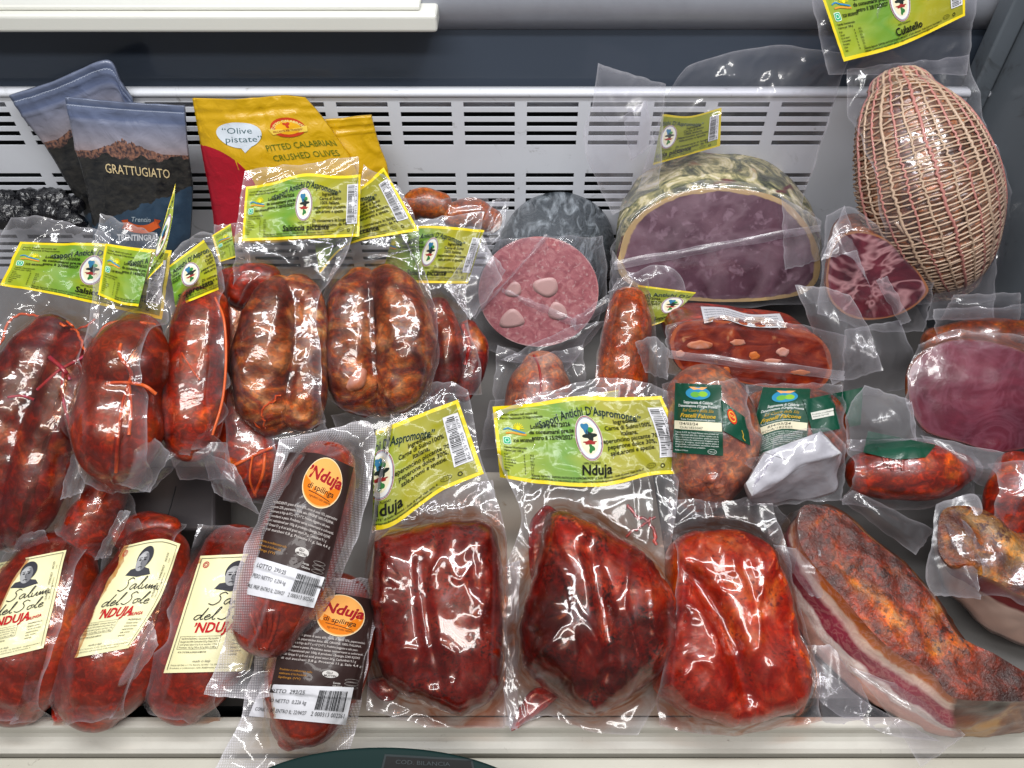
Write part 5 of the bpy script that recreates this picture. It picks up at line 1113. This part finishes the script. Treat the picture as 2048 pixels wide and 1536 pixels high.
t.flap((1040, 830), (1235, 850), (1240, 770), (1030, 800), (-0.010, -0.010, -0.010, -0.010), FILM, 0.002, name='bag_top')

# ------------------------------------------------------------------ front row, left: cream-labelled nduja
HW = {  # handwriting strokes for the script logo, unit boxes
 'S': [[(.95, .85), (.6, 1.0), (.3, .8), (.55, .55), (.6, .25), (.25, .0), (-.2, .12)]], 'a': [[(.6, .42), (.3, .45), (.1, .2), (.3, .03), (.55, .3), (.6, .42), (.6, .1), (.8, .05)]],
 'l': [[(.0, .1), (.3, .5), (.5, 1.0), (.35, .95), (.2, .3), (.3, .03), (.5, .1)]], 'u': [[(.05, .4), (.1, .1), (.3, .05), (.55, .4), (.55, .1), (.75, .05)]],
 'm': [[(.0, .05), (.15, .4), (.2, .05), (.4, .4), (.45, .05), (.7, .4), (.72, .1), (.9, .05)]], 'i': [[(.1, .4), (.12, .08), (.35, .1)], [(.22, .62), (.3, .68)]],
 'd': [[(.55, .4), (.2, .4), (.05, .15), (.3, .03), (.55, .35), (.75, 1.0), (.6, .3), (.65, .05), (.85, .1)]], 'e': [[(.1, .2), (.45, .3), (.35, .45), (.1, .25), (.25, .03), (.6, .12)]], 'o': [[(.4, .42), (.1, .3), (.2, .03), (.5, .15), (.45, .4), (.7, .35)]], ' ': []}
ADV = {'S': .95, 'a': .78, 'l': .45, 'u': .72, 'm': .88, 'i': .35, 'd': .8, 'e': .55, 'o': .65, ' ': .4}
def script(p, txt, x, y, k, col='#1c1c24', w=0.9):
    for ch in txt:
        for st in HW[ch]: p.line([(x + (a + b * .35) * k, y + b * k) for a, b in st], w, col, z=2)
        x += ADV[ch] * k
def cream(dates=True):
    p = Print(80, 110)
    for a, b in (((3, 3), (3, 107)), ((3, 107), (77, 107)), ((77, 107), (77, 3))): p.line([a, b], 0.5, '#3c3c34')
    # grey printed portrait: hair, face, shoulders
    p.ell(40.5, 93.5, 9.8, 10.2, '#34343a', name='portrait'); p.poly([(24, 78), (28, 83), (36, 84), (44, 84), (52, 82), (56, 77), (40, 75)], '#3a3a40', name='portrait')
    p.ell(39.2, 89.5, 7.4, 9.2, '#98989a', z=2, name='portrait'); p.ell(42.5, 89, 4.0, 8.0, '#6c6c70', z=3, name='portrait'); p.ell(37.5, 93.5, 5.0, 3.0, '#a8a8aa', z=3, name='portrait')
    for q in (36, 42): p.ell(q, 90.8, 1.7, 0.8, '#202024', z=4, name='portrait'); p.line([(q - 2.2, 92.6), (q + 2.0, 92.8)], 0.7, '#2c2c30', z=4, name='portrait')
    p.line([(39, 91), (38.4, 87.2), (40.2, 86.6)], 0.7, '#48484c', z=4, name='portrait'); p.line([(36.4, 83.8), (39, 84.3), (41.8, 83.8)], 0.8, '#303034', z=4, name='portrait'); p.poly([(36, 79), (43, 79), (41, 76)], '#88888c', z=2, name='portrait')
    script(p, 'Salumi', 25, 63, 11.5); script(p, 'del Sole', 12, 49, 11.5)
    p.text('’NDUJA', 16, 37.5, 13, '#b01820', 0.03, shear=0.12, width=40); p.text('SPILINGA', 52, 36.5, 4.6, '#b01820', 0.03, shear=0.2, width=17, rot=6)
    for a, b in (((6, 34), (44, 34)), ((6, 22), (44, 22)), ((6, 22), (6, 34)), ((44, 22), (44, 34))): p.line([a, b], 0.3, '#3c3c34')
    for k, tx in enumerate(['VALORI NUTRIZIONALI - Contenuti per 100 g di prodotto', 'Energia kcal 564 Carboidrati 8,2 g Grassi 34,7 g', 'acidi grassi saturi 0 g di cui zuccheri 17,8 g', 'Proteine 16,3 g Fibre 0,2 g Sale 3,188 g']): p.text(tx, 7.5, 31 - k * 2.7, 2.3, '#2c2c28', 0.004, width=35)
    for k, tx in enumerate(['INGREDIENTI:', 'Grasso suino,', 'Carne di suino,', 'peperoncino,', 'sale, aromi', 'naturali']): p.text(tx, 56, 32 - k * 3.3, 2.6, '#2c2c28', 0.006)
    p.text('NON CONTIENE ALLERGENI ALIMENTARI', 8, 18.4, 2.2, '#2c2c28', 0.008, width=26)
    p.rect(16, 13.2, 26, 14.8, '#2f7a3c', n=3); p.rect(26, 13.2, 40, 14.8, '#d8d8cc', n=3); p.rect(40, 13.2, 50, 14.8, '#b82c30', n=3); p.text('made in Italy', 24, 9.6, 3.2, '#3c3c40', 0.0, shear=0.3)
    p.text('Salumi del Sole s.r.l. Via Aurelio, 32 (VV) - Tel. 0963 88102 - info@salumidelsole.it', 5, 6.6, 2.0, '#2c2c28', 0.0, width=70); p.text('Prodotto e confezionato nello Stabilimento di Via Provinciale, 8', 5, 3.8, 2.0, '#2c2c28', 0.0, width=60)
    if dates:
        for k, (tx, s_) in enumerate([('15/04/2026', 'Data confezionamento'), ('10/04/2027', 'Scadenza'), ('34/225', 'Lotto')]): p.text(tx, 70, 56 + k * 17, 3.2, '#2c2c28', 0.004, rot=90); p.text(s_, 73.5, 56 + k * 17, 2.0, '#2c2c28', 0.0, rot=90)
    p.ring(9, 101, 3, 3, 0.7, '#b02030'); p.ring(9, 101, 1.6, 1.6, 0.5, '#b02030')
    p.line([(64, 14), (68, 20), (72, 14), (64, 14)], 0.7, '#3c3c34', smooth=False, name='emblem')
    return p
PCR = cream()
t = Thing('nduja_sausage', 'cream-labelled nduja sausage at the left edge, cut off by the frame', 'nduja sausage', 90, 1420, 0.012, 24)
t.tube([(114, 1118, 74), (94, 1180, 98), (72, 1260, 104), (48, 1330, 100), (22, 1385, 78)], M['nduja_pack'], 'nduja', lump=0.02, flat=0.75)
t.bag(quad((-60, 1440), (110, 1440), (215, 1050), (40, 1060), r=[(160, 1340), (195, 1220)], l=[(-60, 1250)]), FILM_OIL, 0.004, creases=14)
t.label(quad((-62, 1330), (88, 1296), (134, 1100), (0, 1126), b=[(20, 1312)]), CREAM, PCR, soft=1)
t = Thing('nduja_sausage', 'cream-labelled nduja sausage standing between the other two cream labels, orange-stained film', 'nduja sausage', 220, 1440, 0.012, 24)
t.tube([(310, 1105, 66), (292, 1170, 88), (258, 1260, 97), (218, 1340, 96), (180, 1398, 72)], M['nduja_pack'], 'nduja', lump=0.02, flat=0.75)
t.blob([(108, 1440), (112, 1380), (135, 1345), (190, 1370), (180, 1410), (140, 1440)], 0.018, M['red_oil'], 'oil_pocket', lump=0.2)
t.bag(quad((108, 1450), (280, 1430), (378, 1050), (230, 1040), r=[(330, 1320), (372, 1180)], l=[(130, 1330), (190, 1190)], t=[(300, 1030)]), FILM_OIL, 0.004, creases=18)
t.label(quad((128, 1320), (258, 1296), (362, 1088), (250, 1092), r=[(320, 1200)], t=[(320, 1078)]), CREAM, PCR, soft=1)
t.flap((150, 1450), (215, 1440), (318, 1290), (305, 1240), (0.03, 0.03, 0.07, 0.07), FILM_MILK, 0.012)
t.flap((188, 1120), (222, 1110), (262, 1022), (238, 1020), (0.04, 0.05, 0.07, 0.06), FILM_MILK, 0.014)
t = Thing('nduja_sausage', 'cream-labelled nduja sausage partly covered by the dark-labelled one', 'nduja sausage', 400, 1440, 0.012, 24)
t.tube([(470, 1095, 60), (452, 1170, 80), (424, 1260, 88), (390, 1340, 84), (355, 1392, 64)], M['nduja_pack'], 'nduja', lump=0.02, flat=0.75)
t.bag(quad((295, 1415), (440, 1450), (540, 1060), (400, 1050), l=[(325, 1320), (370, 1180)], b=[(360, 1440)]), FILM_OIL, 0.004, creases=14)
t.label(quad((328, 1346), (500, 1342), (560, 1105), (402, 1112)), CREAM, PCR, soft=1)

# dark-labelled nduja
def dark_print():
    p = Print(90, 120)
    p.ell(56, 96, 25, 24, '#d8c09a', z=1, f=lambda a: 1 - .06 * np.sin(a)); p.ell(56, 96, 24, 23, '#d89850', z=2, f=lambda a: 1 - .06 * np.sin(a))
    th = np.linspace(math.pi * 0.97, math.pi * 2.03, 24); p.poly([(56 + 24 * math.cos(a), 96 + 23 * (math.sin(a))) for a in th], '#c86c10', z=3)
    p.text('’Nduja', 57, 95.5, 16, '#8c141c', 0.035, shear=0.25, align='c', width=45, z=4, rot=-4); p.text('di spilinga', 56, 85.5, 8, '#241008', 0.01, shear=0.15, align='c', width=34, z=4, rot=-4); p.line([(42, 84), (56, 82.5), (70, 80)], 0.7, '#241008', z=4); p.text('ingredienti tutto naturale', 58, 78, 3.6, '#241008', 0.0, shear=0.3, align='c', width=28, z=4, rot=-4)
    for k, tx in enumerate(['INGREDIENTI: grasso di suino 60%, carne di suino 15%, peperoncino', 'piccante 22%, peperoncino dolce, sale. ORIGINE: 100% ITALIANA.', 'Conservare in frigo da 0°C a +2°C/+7°C. Prodotto soggetto a calo peso.', 'Da vendersi a peso. Prodotto senza conservanti e coloranti.', 'Valori nutrizionali per 100g di prodotto - Energia 2245 KJ/543', 'Kcal Grassi 51 g di cui acidi grassi saturi 20 g, Carboidrati 9,1 g', 'di cui zuccheri 0,8 g, Proteine 11 g, Sale 4,4 g']): p.text(tx, 5, 66 - k * 4.6, 3.6, '#b8b0ac', 0.006, width=80 - (k % 3) * 3)
    for k, tx in enumerate(['Prodotto e confezionato nello', 'stabilimento di Via Provinciale', 'Spilinga (VV)']): p.text(tx, 6, 26 - k * 4.4, 3.4, '#a8742c', 0.0, width=32 - k * 5)
    p.ell(56, 27, 8, 4.2, '#c0bcb8', z=1); p.text('GLU', 52, 27.4, 3.2, '#2a1c1a', 0.03, z=2); p.text('MUTTIN', 50, 24, 3.2, '#2a1c1a', 0.03, z=2, width=12)
    p.rect(50, 12, 58, 19, '#b8b4b0', n=4); p.line([(51, 13), (57, 18)], 0.7, '#2a1c1a', z=2); p.text('Senza', 60, 16.5, 3.2, '#b8b4b0'); p.text('Glutine', 60, 13, 3.2, '#b8b4b0')
    for q in range(3): p.ring(78, 22 - q * 4, 7, 1.8, 0.4, '#8c8682')
    return p
def sticker(lot, kg, digits, seed):
    p = Print(100, 38)
    p.text('LOTTO  ' + lot, 10, 29, 6, '#18181c', 0.0); p.text('PESO NETTO  ' + kg, 10, 18, 6, '#18181c', 0.0, width=44); p.text('CONS. PREF. ENTRO IL: 22/04/27', 4, 7, 6, '#18181c', 0.0, width=53)
    p.barcode(64, 7, 95, 34, digits, False, seed=seed, back=False); return p
PD = dark_print()
t = Thing('nduja_sausage', 'dark-labelled nduja roll hanging over the front rail, lower of the two', 'nduja sausage', 590, 1500, 0.035, 20)
t.tube([(665, 1200, 70), (655, 1270, 92), (632, 1350, 96), (605, 1420, 80), (585, 1450, 50)], M['nduja_pack'], 'nduja', lump=0.02, flat=0.8)
t.tube([(590, 1455, 34), (578, 1482, 22)], M['nduja_pack'], 'twisted_end', lift=0.01, lump=0.2, lf=120)
t.bag(quad((430, 1545), (690, 1545), (770, 1160), (560, 1150), l=[(480, 1440), (520, 1300)], r=[(718, 1450), (752, 1330)]), FILM_EMB, 0.003, creases=22, edge_w=8)
t.label(quad((540, 1385), (722, 1400), (752, 1200), (585, 1170)), DARKLAB, PD, soft=1)
t.label(quad((498, 1432), (692, 1450), (708, 1375), (525, 1368)), WHITELAB, sticker('293/25', '0,226 kg', '2 000313 002261', 12), name='price_sticker', soft=1)
t = Thing('nduja_sausage', 'dark-labelled nduja roll with orange oval emblem lying on top of the front packs', 'nduja sausage', 540, 1320, 0.10, 27)
t.tube([(655, 925, 55), (645, 955, 66), (620, 1030, 78), (590, 1110, 82), (558, 1190, 82), (530, 1260, 64)], M['nduja_pack'], 'nduja', lump=0.015, flat=0.85)
for k in range(5): t.string([(500 + k * 14, 1225 - k), (512 + k * 9, 1262), (520 + k * 3, 1298)], 0.0022, M['nduja_pack'], 'casing_pleat')
t.bag(quad((410, 1388), (605, 1360), (755, 880), (560, 880), l=[(450, 1290), (500, 1120), (545, 960)], r=[(650, 1250), (700, 1120), (738, 1000)], b=[(500, 1396), (580, 1380)], t=[(640, 862), (735, 845)]), FILM_EMB, 0.006, creases=18, edge_w=9)
t.label(quad((490, 1128), (648, 1178), (708, 935), (580, 905), t=[(640, 908)]), DARKLAB, PD, soft=1)
t.label(quad((478, 1185), (628, 1216), (650, 1155), (508, 1112)), WHITELAB, sticker('293/25', '0,256 kg', '2 000313 002560', 11), name='price_sticker', soft=1)

# things glimpsed in the gaps behind the front row
t = Thing('black_tray', 'matt dark grey plastic tray seen in the gap behind the cream labels', 'tray', 330, 1040, 0.05, 10)
v = t.loc(np.array([235., 430., 430., 235.]), np.array([1060., 1060., 930., 930.]), 0.03)
V = np.vstack([np.c_[v[:, :2], np.full(4, 0.03)], np.c_[v[:, :2], np.full(4, -0.03)]])
o = t.add('tray_body', V, [[0, 1, 2, 3], [4, 7, 6, 5], [0, 4, 5, 1], [1, 5, 6, 2], [2, 6, 7, 3], [3, 7, 4, 0]], plain('dark_grey_plastic', '#3a3638', 0.45, var=0.2), smooth=False)
b = o.modifiers.new('bevel', 'BEVEL'); b.width = 0.004; b.segments = 3
t.string([(330, 1050), (345, 1000), (360, 940)], 0.0006, m_dark, 'seam', n=14)
t = Thing('sausage_pack', 'shadowed brown sausage lying in the gap above the middle cream label', 'sausage pack', 190, 1110, 0.075, 28)
t.tube([(150, 1110, 40), (175, 1060, 46), (205, 1000, 44), (225, 960, 34)], M['salsiccia_red']); t.tube([(250, 1075, 30), (290, 1055, 34), (340, 1060, 28)], M['salsiccia_red'])
t.bag(quad((120, 1130), (300, 1110), (260, 940), (150, 950)), FILM_OIL, 0.004, creases=16)
# scale plate at the lower edge
t = Thing('scale_code_plate', 'dark teal rounded plate with black panel at the bottom edge of the frame', 'plate', 760, 1520, 0.07, 20)
m_teal = plain('dark_teal_plastic', '#04201f', 0.6, spec=0.15); m_blk = plain('black_panel_plastic', '#070809', 0.6, spec=0.1)
q = ellpx(765, 1640, 330, 145, 40)
t.blob(q, 0.010, m_teal, 'plate_body', p=6, lump=0.0, mid=0.5)
PP = Print(100, 40); PP.text('COD. BILANCIA', 14, 31, 6, '#3c4244', 0.0, width=60)
t.label(quad((750, 1590), (960, 1590), (945, 1518), (770, 1508)), label_mat('black_panel_print', [(0, '#060708'), (1, '#060708')], '#20282a', 0.05, 2.2, rough=0.7, coat=0.0), PP, name='code_panel', soft=1)
